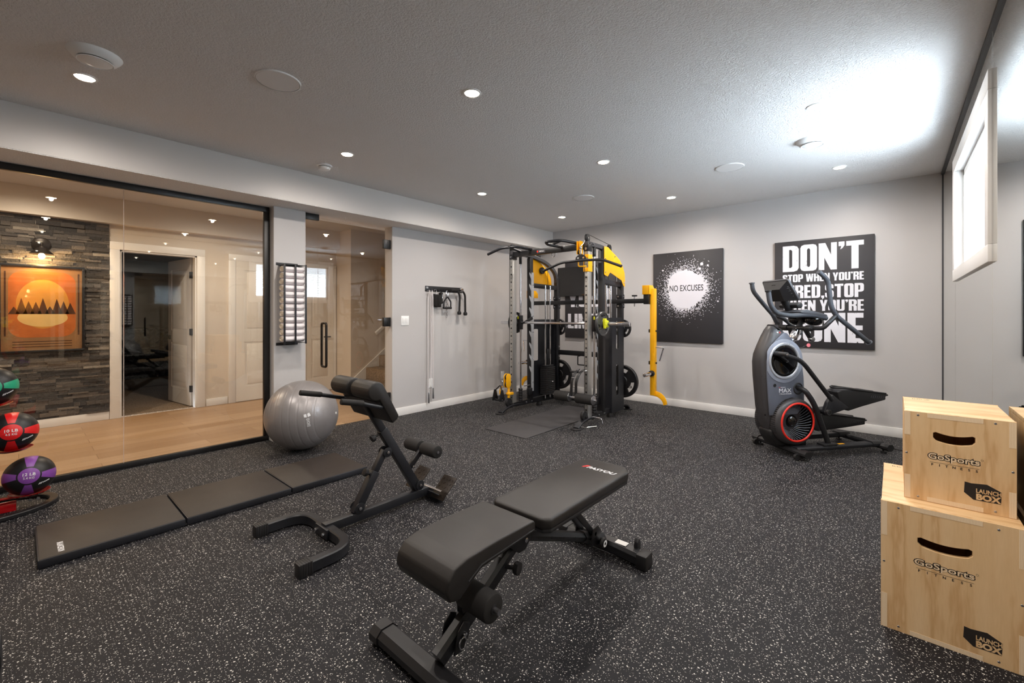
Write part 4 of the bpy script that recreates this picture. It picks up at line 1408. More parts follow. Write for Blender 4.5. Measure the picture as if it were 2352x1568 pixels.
m_ = MB().cyl(kp + V(0.03, 0, 0), kp + V(0.07, 0, -0.005), 0.009)
m_.lathe([(0, 0), (0.022, 0), (0.026, 0.006), (0.024, 0.02), (0, 0.024)], kp + V(0.062, 0, -0.005), (1, 0, -0.05), 12)
knob_o = m_.build('pop_pin_knob', 'rubber', wb)
MB().lathe([(0.008, 0.0), (0.017, 0.0), (0.017, 0.001), (0.008, 0.001)], kp + V(0.0865, 0, -0.006), (1, 0, -0.05), 20).build('knob_emblem', 'print', knob_o)
for k_ in range(4):
    p = mb0.lerp(mb1, 0.18 + 0.13 * k_)
    MB().cyl(p + V(0.0305, 0, 0), p + V(0.0318, 0, 0), 0.006, None, 12).build('adjustment_hole', 'dark', main_tube)
MB().beam((bx + 0.03, 1.70, 0.375), (bx + 0.03, 1.905, 0.165), 0.008, 0.03, 0.002).build('support_strut', 'black', wb)
MB().beam((bx - 0.03, 1.70, 0.375), (bx - 0.03, 1.905, 0.165), 0.008, 0.03, 0.002).build('support_strut', 'black', wb)
MB().cyl((bx - 0.05, 1.905, 0.165), (bx + 0.05, 1.905, 0.165), 0.011, None, 14, 0.002).build('bolt', 'bolt', wb)
for s in (1, -1):
    m_ = MB()
    m_.prism([(1.86, 0.115), (1.95, 0.10), (1.96, 0.16), (1.93, 0.20), (1.88, 0.195)], (bx + s * 0.045, 0, 0), Y3, Z3, (0.005 * s, 0, 0), 0.001)
    m_.build('strut_bracket', 'black', wb)
fe = [(bx - 0.235, 2.06, 0.036), (bx - 0.06, 2.06, 0.05), (bx + 0.06, 2.06, 0.05), (bx + 0.235, 2.06, 0.036)]
front_stab = MB().rsweep(fillet(fe, 0.08), 0.075, 0.062, 0.014, (0, 0, 1))
front_stab = front_stab.build('front_stabilizer', 'black', wb)
for s in (1, -1):
    MB().box2(bx + s * 0.205, bx + s * 0.262, 2.018, 2.102, 0.001, 0.075, 0.010).build('end_cap', 'rubber', front_stab)
    MB().box2(bx + s * 0.10 - 0.04, bx + s * 0.10 + 0.04, 2.045, 2.085, 0.0775, 0.0790, 0.0002, 1).build('warning_label', 'label', front_stab)
    m_ = MB()
    m_.prism([(2.075, 0.07), (2.115, 0.05), (2.115, 0.10), (2.095, 0.115), (2.078, 0.10)], (bx + s * 0.17, 0, 0), Y3, Z3, (0.02 * s, 0, 0), 0.002)
    m_.build('transport_wheel_bracket', 'dark', wb)
le0, le1 = V(bx, 0.945, 0.085), V(bx, 1.40, 0.350)
MB().rsweep([le0, le0.lerp(le1, 0.72)], 0.050, 0.062, 0.012, (0, -0.5, 0.86)).build('rear_leg', 'black', wb)
MB().rsweep([le0.lerp(le1, 0.60), le1], 0.036, 0.046, 0.010, (0, -0.5, 0.86)).build('leg_slider', 'black', wb)
rear_stab = MB().rsweep([(bx - 0.31, 0.93, 0.037), (bx + 0.31, 0.93, 0.037)], 0.085, 0.058, 0.018, (0, 0, 1))
rear_stab = rear_stab.build('rear_stabilizer', 'black', wb)
for s in (1, -1):
    MB().rsweep([(bx + s * 0.285, 0.93, 0.036), (bx + s * 0.335, 0.93, 0.036)], 0.094, 0.069, 0.022, (0, 0, 1)).build('end_cap', 'rubber', rear_stab)
# leg roller bracket, pull pin and foam rollers under the seat nose
for s in (1, -1):
    MB().prism([(0.985, 0.09), (1.03, 0.085), (1.055, 0.13), (1.06, 0.17), (1.035, 0.185), (1.005, 0.16)], (bx + s * 0.034, 0, 0), Y3, Z3, (0.005 * s, 0, 0), 0.001).build('lock_bracket', 'black', wb)
MB().cyl((bx - 0.05, 1.03, 0.145), (bx + 0.05, 1.03, 0.145), 0.007, None, 12, 0.002).build('pin', 'chrome', wb)
MB().tube([(bx + 0.044, 1.02 + 0.016 * cos(a), 0.118 + 0.02 * sin(a)) for a in [i * pi / 12 for i in range(24)]], 0.003, 8, True).build('pull_ring', 'chrome', wb)
MB().beam((bx, 1.06, 0.19), (bx, 1.05, 0.29), 0.03, 0.03).build('roller_post', 'black', wb)
MB().cyl((bx - 0.19, 1.05, 0.275), (bx + 0.19, 1.05, 0.275), 0.009).build('roller_axle', 'steel', wb)
for x0, x1 in ((-0.185, -0.018), (0.018, 0.165)):
    MB().cyl((bx + x0, 1.05, 0.275), (bx + x1, 1.05, 0.275), 0.048, None, 28, 0.010).build('foam_roller', 'foam', wb)
MB().lathe([(0, 0), (0.016, 0), (0.016, 0.003), (0, 0.004)], (bx + 0.165, 1.05, 0.275), (1, 0, 0), 18).build('roller_cap', 'rubber', wb)
k2 = le0.lerp(le1, 0.70)
m_ = MB().cyl(k2 + V(0.02, 0, 0), k2 + V(0.06, 0.02, 0.0), 0.008)
m_.lathe([(0, 0), (0.022, 0), (0.026, 0.006), (0.024, 0.02), (0, 0.024)], k2 + V(0.055, 0.02, 0), (1, 0.2, 0), 12)
m_.build('pop_pin_knob', 'rubber', wb)

# ================================================================== PLYWOOD JUMP BOXES


def plyo(label, x0, x1, y0, y1, z0, z1):
    e = thing('plyometric_box', label, 'plyo box', ((x0 + x1) / 2, (y0 + y1) / 2, z0), 0, 'plywood jump boxes')
    t = 0.018
    w_, h_ = x1 - x0, z1 - z0
    sx0, sx1 = x0 + 0.276 * w_, x0 + 0.665 * w_
    zt = z1 - 0.215 * h_ if h_ > 0.45 else z1 - 0.19 * h_
    hh = 0.036
    slot = []
    n = 14
    for i in range(n + 1):
        u = i / n
        slot.append((sx0 + (sx1 - sx0) * u, zt - 0.013 * (1 - (2 * u - 1) ** 2) + (-0.008 if i in (0, n) else 0)))
    for i in range(n + 1):
        u = 1 - i / n
        slot.append((sx0 + (sx1 - sx0) * u, zt - hh - 0.013 * (1 - (2 * u - 1) ** 2) + (0.008 if i in (0, n) else 0)))
    fp_ = None
    for y, nm in ((y1 - t / 2, 'back_panel'), (y0 + t / 2, 'front_panel')):
        fp_ = MB().holed([[(x0, z0), (x1, z0), (x1, z1), (x0, z1)], slot], (0, y, 0), X3, Z3, t, 0.0012).build(nm, 'plyx', e)
    MB().box2(x0, x0 + t, y0 + t, y1 - t, z0, z1 - t, 0.001).build('side_panel', 'plyx', e)
    MB().box2(x1 - t, x1, y0 + t, y1 - t, z0, z1 - t, 0.001).build('side_panel', 'plyx', e)
    tp_ = MB().box2(x0 + 0.0005, x1 - 0.0005, y0 + t * 0.6, y1 - t * 0.6, z1 - t, z1 + 0.0008, 0.0012).build('top_panel', 'plytop', e)
    MB().box2(x0 + t, x1 - t, y0 + t, y1 - t, z0, z0 + t).build('bottom_panel', 'plyx', e)
    yf = y0 - 0.0006
    for a in ((x0 - 0.0004, x0 + t, z1 - 0.27 * h_, z1 - 0.001), (x0 - 0.0004, x0 + t, z0 + 0.001, z0 + 0.27 * h_), (x1 - t, x1 + 0.0004, z1 - 0.27 * h_, z1 - 0.001),
              (x1 - t, x1 + 0.0004, z0 + 0.001, z0 + 0.27 * h_), (x0 + 0.225 * w_, x0 + 0.73 * w_, z1 - t, z1 - 0.0005), (x0 + 0.22 * w_, x0 + 0.73 * w_, z0 + 0.0005, z0 + t)):
        MB().box2(a[0], a[1], yf, y0 + 0.006, a[2], a[3]).build('finger_joint', 'plyedge', e)
    for u, v in ((0.135, 0.965), (0.83, 0.965), (0.135, 0.035), (0.83, 0.035), (0.022, 0.52), (0.972, 0.48)):
        MB().lathe([(0, 0.0004), (0.0032, 0.0008), (0.004, 0)], (x0 + u * w_, y0, z0 + v * h_), (0, -1, 0), 12).build('screw', 'steel', fp_)
    lw = min(w_ * 0.46, 0.16)
    lx, lz = x0 + 0.465 * w_, zt - hh - 0.0135 - 0.055
    m_ = MB().text('GoSports', (lx, y0, lz), X3, Z3, lw, 0.029, 0.0003, 0.09, ref=True)
    m_.box2(lx - lw * 0.47, lx + lw * 0.5, y0 - 0.0003, y0 + 0.001, lz - 0.0215, lz - 0.0205)
    for i, ch in enumerate('FITNESS'):
        m_.text(ch, (lx - lw * 0.42 + i * lw * 0.145, y0, lz - 0.030), X3, Z3, None, 0.0095, 0.0003, 0.03)
    m_.lathe([(0.003, 0), (0.0036, 0), (0.0036, 0.0003), (0.003, 0.0003)], (lx + lw * 0.55, y0, lz + 0.014), (0, -1, 0), 14)
    m_.build('logo_print', 'ink', fp_)
    MB().text('GoSports', (lx, y0 - 0.0004, lz), X3, Z3, lw, 0.029, 0.0003, 0.016, ref=True).build('logo_inlay', 'plyedge', fp_)
    bx0 = x0 + 0.56 * w_ if w_ < 0.35 else x0 + 0.60 * w_
    bw, bh = 0.098, 0.066
    bz = z0 + 0.042
    MB().prism([(bx0, bz + bh * 0.35), (bx0 + bw * 0.26, bz), (bx0 + bw * 0.98, bz + 0.001), (bx0 + bw, bz + bh * 0.69), (bx0 + bw * 0.62, bz + bh), (bx0 + bw * 0.2, bz + bh * 0.93), (bx0 + 0.002, bz + bh * 0.97)],
               (0, y0, 0), X3, Z3, (0, -0.0003, 0)).build('launch_print', 'ink', fp_)
    m_ = MB().text('LAUNCH', (bx0 + bw * 0.66, y0 - 0.0003, bz + bh * 0.56), X3, Z3, bw * 0.66, bh * 0.25, 0.0003, 0.03)
    m_.text('BOX', (bx0 + bw * 0.66, y0 - 0.0003, bz + bh * 0.22), X3, Z3, bw * 0.66, bh * 0.36, 0.0003, 0.05)
    m_.build('launch_letters', 'plyx', fp_)
    m_ = MB()
    for i in range(6):
        m_.box2(x0 + 0.032 + i * 0.006, x0 + 0.0345 + i * 0.006, y1 - 0.045, y1 - 0.028 - 0.004 * (i % 3), z1 + 0.0008, z1 + 0.0010)
    m_.prism([(x0 + 0.070, y1 - 0.05), (x0 + 0.073, y1 - 0.05), (x0 + 0.092, y1 - 0.035), (x0 + 0.073, y1 - 0.02), (x0 + 0.070, y1 - 0.02), (x0 + 0.086, y1 - 0.035)], (0, 0, z1 + 0.0008), X3, Y3, (0, 0, 0.0002))
    m_.build('stamp_print', 'ink', tp_)
    return e


plyo('large plywood jump box standing on the floor under the smaller one', -0.041, 0.345, 2.314, 2.905, 0.001, 0.508)
plyo('smaller plywood jump box stacked on top of the large one', 0.030, 0.3345, 2.412, 2.815, 0.5105, 0.864)

# ================================================================== MEDICINE BALL TREE
mt_ = thing('medicine_ball_rack', 'red medicine ball tree with black ring base beside the glass wall', 'ball rack', (-4.28, -0.05, 0))
loop = [(-4.30 + 0.22 * cos(a), -0.13 + 0.29 * sin(a), 0.014) for a in [i * 2 * pi / 40 for i in range(40)]]
MB().rsweep(loop, 0.045, 0.026, 0.004, (0, 0, 1), True).build('ring_base', 'black', mt_)
pb, ptp = V(-4.275, -0.10, 0.03), V(-4.305, -0.545, 1.55)
MB().beam(pb, ptp, 0.05, 0.07, 0.006, (1, 0, 0)).build('post', 'redpaint', mt_)
for s in (0.03, -0.03):
    MB().beam(pb + V(s, -0.05, -0.004), pb + V(s, 0.09, -0.006), 0.008, 0.05, 0.002).build('foot_bracket', 'redpaint', mt_)
for y in (0.05, 0.085):
    MB().cyl((-4.24, y, 0.05), (-4.228, y, 0.05), 0.009, None, 6).build('bolt', 'bolt', mt_)
BRM = 0.122
balls = [(V(-4.26, 0.047, 0.206), 'purple', (128, 70, 158), '12 LB', '5.4 KG', 'purple and black medicine ball marked 12 LB, lowest on the red rack'),
         (V(-4.267, -0.030, 0.506), 'red', (214, 22, 26), '10 LB', '4.5 KG', 'red and black medicine ball, second from the bottom of the red rack'),
         (V(-4.285, -0.118, 0.803), 'green', (30, 150, 112), '8 LB', '3.6 KG', 'green and black medicine ball, third from the bottom of the red rack'),
         (V(-4.30, -0.215, 1.085), 'yellow', (232, 214, 20), '6 LB', '2.7 KG', 'yellow and black medicine ball, top of the red rack')]
for c, nm, col, t1, t2, lb in balls:
    # cradle
    cr_ = MB().lathe([(0.02, -0.001), (0.07, 0.006), (0.092, 0.02), (0.096, 0.019), (0.072, 0.002), (0.02, -0.006)], (c.x, c.y, c.z - BRM - 0.002), (0, 0, 1), 32).build('cradle', 'redpaint', mt_)
    k_ = (c.z - BRM - pb.z) / (ptp.z - pb.z)
    MB().beam((c.x, c.y, c.z - BRM - 0.007), pb.lerp(ptp, k_) + V(0, 0, 0.0), 0.035, 0.008, 0.002).build('arm', 'redpaint', cr_)
    mb_ = thing('medicine_ball', lb, 'medicine ball', (c.x, c.y, c.z), 0, 'medicine balls on the rack')
    tc = (V(0, 0, 1.26) - c).normalized()
    r_ = V(cos(YAW), sin(YAW), 0.10)
    u_ = r_.cross(tc)
    u_ = u_ if u_.z > 0 else -u_
    pole = (tc - r_ * 0.02 - u_ * 0.05).normalized()
    ex = (r_ - pole * r_.dot(pole)).normalized()
    ey = pole.cross(ex)
    R_ = Matrix((ex, ey, pole)).transposed()
    mb_.rotation_mode = 'XYZ'
    mb_.rotation_euler = R_.to_euler()
    b_ = bmesh.new()
    bmesh.ops.create_uvsphere(b_, u_segments=64, v_segments=40, radius=BRM)
    for f_ in b_.faces:
        f_.smooth = True
    me = bpy.data.meshes.new('shell')
    b_.to_mesh(me)
    b_.free()
    me.materials.append(ball_mat('ball_' + nm, col))
    o_ = bpy.data.objects.new('shell', me)
    COL.objects.link(o_)
    o_.parent = mb_
    m_ = MB().text(t1, (0, 0.010, 0.0006), X3, Y3, 0.058, 0.018, 0, 0.02).text(t2, (0, -0.013, 0.0006), X3, Y3, 0.05, 0.014, 0, 0.01)
    m_.prism([(-0.028, -0.002), (0.028, -0.002), (0.028, -0.0012), (-0.028, -0.0012)], (0, 0, 0.0003), X3, Y3, (0, 0, 0.0003))
    on_sphere(m_, c, BRM + 0.0004, pole, ex).build('weight_marking', 'print', o_)
    m_ = MB().text('ZENBALL', (0, 0, 0.0006), X3, Y3, 0.045, 0.010, 0, 0.02, 0.3) if False else MB()
    for i in range(3):
        m_.prism([(-0.024 + i * 0.006, -0.006), (-0.020 + i * 0.006, -0.006), (-0.014 + i * 0.006, 0.006), (-0.018 + i * 0.006, 0.006)], (0, 0, 0.0003), X3, Y3, (0, 0, 0.0003))
    for i in range(5):
        m_.prism(rrect(-0.002 + i * 0.008, 0.004 + i * 0.008, -0.004, 0.004, 0.001, 1), (0, 0, 0.0003), X3, Y3, (0, 0, 0.0003))
    on_sphere(m_, c, BRM + 0.0004, (pole + ex * 0.72 - ey * 0.55).normalized(), ex + ey * 0.1).build('side_marking', 'print', o_)

# ================================================================== DUMBBELL AT THE PICTURE'S LOWER LEFT
dq = V(-2.42, -0.14, 0.0)
db = thing('hex_dumbbell', 'black rubber hex dumbbell end at the lower left corner of the floor', 'dumbbell', (dq.x, dq.y, 0))
for s in (0.0, -0.20):
    m_ = MB()
    hexa = [(0.062 * cos(radians(30 + 60 * i)), 0.0545 + 0.062 * sin(radians(30 + 60 * i))) for i in range(6)]
    hexa = [(0.063 * cos(radians(60 * i)), 0.0555 + 0.063 * sin(radians(60 * i))) for i in range(6)]
    m_.prism(hexa, dq + V(0, 0.10 + s, 0.0), X3, Z3, (0, -0.075, 0), 0.008, 3)
    m_.build('head', 'rubber', db)
MB().cyl(dq + V(0, 0.03, 0.0555), dq + V(0, -0.105, 0.0555), 0.015, None, 18).build('handle', 'chrome', db)

# ================================================================== ELLIPTICAL TRAINER  (local x runs from nose to pedals, local -y towards the room)
EM = Matrix.Translation((-0.79, 4.62, 0)) @ Matrix.Rotation(atan2(0.8, 0.6), 4, 'Z')
et = thing('elliptical_trainer', 'gray and black elliptical trainer with a red ringed fan before the slogan canvas', 'elliptical trainer', (-0.79, 4.62, 0), atan2(0.8, 0.6))


def E():
    return MB(EM)


# base frame
for s0, hw, nm in ((0.0, 0.255, 'front_stabilizer'), (0.90, 0.235, 'rear_stabilizer')):
    sb_ = E().rsweep([(s0, -hw, 0.058), (s0, hw, 0.058)], 0.062, 0.045, 0.014, (0, 0, 1)).build(nm, 'dark', et)
    for sg in (-1, 1):
        E().rsweep([(s0, sg * (hw - 0.02), 0.060), (s0, sg * (hw + 0.045), 0.060)], 0.078, 0.058, 0.02, (0, 0, 1)).build('end_cap', 'rubber', sb_)
        m_ = E()
        m_.cyl((s0 - 0.0, sg * hw * 0.92, 0.001), (s0, sg * hw * 0.92, 0.016), 0.024, None, 20, 0.003).cyl((s0, sg * hw * 0.92, 0.014), (s0, sg * hw * 0.92, 0.045), 0.008)
        m_.build('leveling_foot', 'rubber', sb_)
for sg in (-1, 1):
    E().rsweep([(0.0, sg * 0.155, 0.072), (0.90, sg * 0.165, 0.072)], 0.078, 0.040, 0.012, (0, 0, 1)).build('rail', 'satin', et)
    E().rsweep([(0.80, sg * 0.163, 0.076), (0.93, sg * 0.163, 0.070)], 0.088, 0.050, 0.016, (0, 0, 1)).build('rail_end', 'dark', et)
    E().box2(0.46, 0.52, sg * 0.165 - 0.012, sg * 0.165 + 0.012, 0.092, 0.0935).build('caution_label', 'yellow', et)
    E().box2(0.27, 0.42, sg * 0.16 - 0.038, sg * 0.16 + 0.038, 0.086, 0.108, 0.008).build('rail_bracket', 'dark', et)
E().prism([(-0.10, 0.075), (0.22, 0.06), (0.22, 0.15), (-0.05, 0.26), (-0.172, 0.225), (-0.165, 0.17)], (0, -0.075, 0), X3, Z3, (0, 0.15, 0), 0.02, 3).build('lower_cover', 'rubber', et)
for sg in (-1, 1):
    E().lathe([(0, -0.012), (0.026, -0.012), (0.028, 0), (0.026, 0.012), (0, 0.012)], (-0.055, sg * 0.235, 0.032), (0, 1, 0), 20).build('transport_wheel', 'rubber', et)

# main shroud: dark nose shell and graphite side panels
levels = [(0.20, -0.15, 0.10, 0.06), (0.293, -0.20, 0.15, 0.075), (0.42, -0.222, 0.182, 0.085), (0.56, -0.236, 0.18, 0.085), (0.70, -0.250, 0.172, 0.085), (0.83, -0.256, 0.152, 0.085),
          (0.90, -0.245, 0.135, 0.085), (0.975, -0.212, 0.115, 0.083), (1.06, -0.172, 0.04, 0.078), (1.12, -0.142, -0.025, 0.066), (1.155, -0.118, -0.07, 0.048), (1.168, -0.10, -0.085, 0.02)]
m_ = E()
rings = []
for z, sf, sr, hw in levels:
    ol = [(sf, -hw * 0.55), (sf, hw * 0.55), (sf + 0.018, hw * 0.82), (sf + 0.055, hw), (sr - 0.03, hw), (sr - 0.008, hw * 0.8), (sr, hw * 0.5), (sr, -hw * 0.5), (sr - 0.008, -hw * 0.8), (sr - 0.03, -hw), (sf + 0.055, -hw), (sf + 0.018, -hw * 0.82)]
    rings.append([m_.bm.verts.new((a, b, z)) for a, b in ol])
for a, b in zip(rings, rings[1:]):
    for j in range(12):
        m_.bm.faces.new((a[j], a[(j + 1) % 12], b[(j + 1) % 12], b[j]))
m_.bm.faces.new(rings[0][::-1])
m_.bm.faces.new(rings[-1])
m_.build('body_shroud', 'shroud', et, 50)
for sg in (-1, 1):
    side = [(-0.192, 0.36), (-0.205, 0.50), (-0.222, 0.72), (-0.224, 0.84), (-0.196, 0.95), (-0.13, 1.03), (-0.045, 1.10), (-0.01, 1.092), (0.06, 1.02), (0.112, 0.95), (0.146, 0.83), (0.166, 0.70), (0.172, 0.58), (0.172, 0.47), (0.10, 0.36)]
    if sg > 0:
        side = [(max(-0.15, u), v) for u, v in side]
    sp_ = E().prism(side, (0, sg * 0.078, 0), X3, Z3, (0, sg * 0.014, 0), 0.006, 2).build('side_panel', 'pearl', et, 50)
    if sg < 0:
        side_near = sp_
    # bright collar round the crank well
    out = [(-0.045 + 0.196 * cos(a), 0.845 + 0.196 * sin(a)) for a in [i * 2 * pi / 56 for i in range(56)]]
    keep = [(max(-0.222 if sg < 0 else -0.15, min(0.150, u)), v) for u, v in out]
    E().prism(keep, (0, sg * 0.090, 0), X3, Z3, (0, sg * 0.006, 0), 0.002).build('crank_collar', 'silver', sp_)
    E().lathe([(0.138, 0.004), (0.146, 0.012), (0.158, 0.012), (0.163, 0.006), (0.163, 0.0), (0.138, 0.0)], (-0.045, sg * 0.094, 0.845), (0, sg, 0), 64).build('crank_ring', 'ringsilver', et)
    E().lathe([(0, 0.006), (0.10, 0.006), (0.118, 0.009), (0.120, 0.011), (0.126, 0.011), (0.140, 0.005), (0.140, 0.0)], (-0.045, sg * 0.094, 0.845), (0, sg, 0), 64).build('crank_disc', 'gloss', et)
    for u, v in ((-0.142, 0.628), (0.082, 0.609)):
        E().lathe([(0.0, 0.001), (0.011, 0.001), (0.013, 0.002), (0.016, 0.0)], (u, sg * 0.0925, v), (0, sg, 0), 20).build('screw_well', 'dark', sp_)
    # fan drum
    fc = V(0.046, 0, 0.302)
    fh_ = E().lathe([(0.165, 0.148), (0.186, 0.145), (0.205, 0.128), (0.212, 0.09), (0.212, 0.0), (0.165, 0.0)], fc, (0, sg, 0), 64).build('fan_housing', 'shroud', et, 40)
    E().lathe([(0.158, 0.146), (0.160, 0.152), (0.168, 0.154), (0.176, 0.151), (0.177, 0.145)], fc, (0, sg, 0), 72).build('fan_ring', 'red', fh_, 60)
    E().lathe([(0.158, 0.147), (0.150, 0.11), (0.140, 0.05), (0.06, 0.03), (0, 0.03)], fc, (0, sg, 0), 56).build('fan_well', 'gloss', fh_, 60)
    m_ = E()
    for k_ in range(34):
        a = 2 * pi * k_ / 34
        pts = []
        for i in range(7):
            t_ = i / 6
            rr = 0.062 + 0.092 * t_
            aa = a + 0.55 * t_
            pts.append(fc + V(rr * cos(aa), sg * (0.055 + 0.08 * t_ ** 1.5), rr * sin(aa)))
        m_.tube(pts, 0.0026, 6)
    m_.build('fan_grille', 'pearl', fh_)
    E().lathe([(0.064, 0.03), (0.062, 0.06), (0.050, 0.092), (0.028, 0.108), (0, 0.112)], fc, (0, sg, 0), 40).build('fan_hub', 'gloss', fh_, 60)
    m_ = E()
    for i in range(22):
        a = radians(95 + i * 5.2)
        m_.beam(fc + V(0.2125 * cos(a), sg * 0.03, 0.2125 * sin(a)), fc + V(0.2125 * cos(a), sg * 0.115, 0.2125 * sin(a)), 0.006, 0.003, 0)
    m_.build('side_vent', 'dark', fh_)
    E().box2(-0.245, -0.222, sg * 0.042 - 0.014, sg * 0.042 + 0.014, 0.70, 0.712, 0.003).box2(-0.21, -0.188, sg * 0.042 - 0.014, sg * 0.042 + 0.014, 0.355, 0.366, 0.003).build('shell_slot', 'gloss', et)
yv = -0.0925
E().text('MAX', (-0.033, yv, 0.580), X3, Z3, 0.128, 0.036, 0.0005, 0.0).text('TRAINER', (-0.030, yv, 0.549), X3, Z3, 0.130, 0.010, 0.0005, 0.01, 0, 1.3).box2(-0.080, -0.030, yv - 0.0005, yv, 0.606, 0.610).build('lettering', 'print', side_near)
E().box2(-0.100, -0.086, yv - 0.0005, yv, 0.606, 0.610).build('logo_mark', 'redink', side_near)
E().text('M', (-0.095, -0.0705, 1.098), X3, V(0, 0.18, 1), 0.016, 0.014, 0.004, 0.05).build('model_letter', 'print', et)
E().text('8', (-0.072, -0.0705, 1.098), X3, V(0, 0.18, 1), 0.012, 0.014, 0.004, 0.05).build('model_number', 'redink', et)

# cranks, links, pedals and legs, one set per side
for sg, cr, link, ped, in ((-1, (-0.150, 0.915), [(-0.155, 0.912), (0.0, 0.866), (0.06, 0.820), (0.174, 0.692), (0.345, 0.500)], 1), (1, (0.06, 0.775), [(0.06, 0.775), (0.22, 0.70), (0.28, 0.62), (0.38, 0.42), (0.44, 0.20)], 0)):
    yo = sg * 0.205
    ca_ = E().beam((-0.045, sg * 0.112, 0.845), (cr[0], sg * 0.112, cr[1]), 0.02, 0.055, 0.008, (0, 1, 0)).build('crank_arm', 'dark', et)
    E().cyl((-0.045, sg * 0.118, 0.845), (-0.045, sg * 0.128, 0.845), 0.013, None, 18, 0.003).build('crank_bolt', 'bolt', ca_)
    E().cyl((cr[0], sg * 0.10, cr[1]), (cr[0] + 0.003, sg * 0.235, cr[1]), 0.021, None, 22, 0.004).build('crank_pin', 'dark', ca_)
    E().cyl((cr[0] + 0.003, sg * 0.234, cr[1]), (cr[0] + 0.003, sg * 0.239, cr[1]), 0.013, None, 18, 0.001).build('pin_cap', 'chrome', ca_)
    E().tube(fillet([(u, yo, v) for u, v in link], 0.06, 6), 0.019, 16).build('link_tube', 'dark', et)
    yp = sg * 0.11
    if ped:
        d0, d1, tip = V(0.447, yp, 0.551), V(0.545, yp, 0.400), V(1.01, yp, 0.485)
        hp_ = V(0.30, sg * 0.16, 0.395)
        top = [(0.445, 0.562), (0.50, 0.578), (0.80, 0.566), (1.015, 0.520), (1.02, 0.506), (0.985, 0.500), (0.985, 0.470), (0.72, 0.420), (0.565, 0.385), (0.505, 0.42), (0.46, 0.50)]
    else:
        hp_ = V(0.36, sg * 0.14, 0.165)
        top = [(0.40, 0.300), (0.46, 0.312), (0.70, 0.300), (1.045, 0.232), (1.05, 0.220), (1.02, 0.214), (1.02, 0.186), (0.75, 0.165), (0.47, 0.150), (0.40, 0.19)]
    pd_ = E().prism(top, (0, yp - 0.062, 0), X3, Z3, (0, 0.124, 0), 0.008, 3).build('pedal', 'dark', et, 50)
    zt0 = top[1][1]
    m_ = E()
    rim = [(top[0][0] + 0.01, yp - 0.058), (top[0][0] - 0.012, yp), (top[0][0] + 0.01, yp + 0.058)]
    z_at = lambda s: zt0 - max(0.0, s - top[1][0]) * (zt0 - top[3][1]) / (top[3][0] - top[1][0])
    path = [(top[3][0] - 0.03, yp - 0.060, z_at(top[3][0] - 0.03) + 0.004), (top[1][0] + 0.10, yp - 0.066, z_at(top[1][0] + 0.1) + 0.016), (top[1][0] + 0.0, yp - 0.060, zt0 + 0.020), (top[0][0] - 0.008, yp, zt0 + 0.014),
            (top[1][0], yp + 0.060, zt0 + 0.020), (top[1][0] + 0.10, yp + 0.066, z_at(top[1][0] + 0.1) + 0.016), (top[3][0] - 0.03, yp + 0.060, z_at(top[3][0] - 0.03) + 0.004)]
    m_.tube(fillet(path, 0.05, 5), 0.0085, 10)
    m_.build('pedal_rim', 'rubber', pd_)
    m_ = E()
    for i in range(12):
        s = top[1][0] + 0.04 + i * 0.04
        m_.beam((s, yp - 0.045, z_at(s) + 0.001), (s + 0.012, yp + 0.045, z_at(s + 0.012) + 0.001), 0.008, 0.004, 0.001)
    m_.build('pedal_tread', 'rubber', pd_)
    m_ = E()
    for i in range(7):
        s = top[3][0] - 0.20 + i * 0.022
        zz = z_at(s) - 0.035
        m_.beam((s, yp - 0.0625, zz - 0.012), (s + 0.012, yp - 0.0625, zz + 0.012), 0.002, 0.006, 0)
        m_.beam((s, yp + 0.0625, zz - 0.012), (s + 0.012, yp + 0.0625, zz + 0.012), 0.002, 0.006, 0)
    m_.build('pedal_marking', 'gray', pd_)
    # pedal bracket from the link tube down to the pivot
    lk = V(link[-1][0], yo, link[-1][1])
    a_, b_ = link[-1]
    E().prism([(a_ - 0.045, b_ - 0.02), (a_ + 0.01, b_ + 0.05), (a_ + 0.05, b_ + 0.02), (top[9 if ped else 8][0] + 0.03, top[9 if ped else 8][1] - 0.0), (hp_.x + 0.03, hp_.z - 0.025), (hp_.x - 0.02, hp_.z - 0.03), (hp_.x - 0.035, hp_.z)],
              (0, sg * 0.172, 0), X3, Z3, (0, sg * 0.036, 0), 0.006, 2).build('pedal_bracket', 'satin', et)
    E().cyl((hp_.x, sg * 0.08, hp_.z), (hp_.x, sg * 0.222, hp_.z), 0.028, None, 24, 0.006).build('pivot_hub', 'dark', et)
    E().lathe([(0.019, 0.0), (0.024, 0.0), (0.024, 0.002), (0.019, 0.002)], (hp_.x, sg * 0.222, hp_.z), (0, sg, 0), 24).build('pivot_ring', 'steel', et)
    E().beam((hp_.x, sg * 0.12, hp_.z), (0.17 if ped else 0.20, sg * 0.02, 0.38 if ped else 0.2), 0.03, 0.04, 0.008).build('swing_arm', 'dark', et)
    E().beam(V(top[8][0], yp, top[8][1] + 0.02), V(hp_.x, yp, hp_.z), 0.04, 0.05, 0.01).build('pedal_arm', 'satin', et)
    # tubular leg from the body down to the rail
    E().lathe([(0.050, -0.004), (0.054, 0.004), (0.046, 0.010), (0.040, 0.004), (0.036, -0.01)], (0.105, sg * 0.088, 0.592), (0, sg, 0), 32).build('leg_socket', 'rubber', et)
    E().tube(fillet([(0.10, sg * 0.07, 0.603), (0.11, sg * 0.155, 0.590), (0.192, sg * 0.168, 0.476), (0.356, sg * 0.162, 0.098)], 0.07, 8), 0.0225, 18).build('leg_tube', 'dark', et)

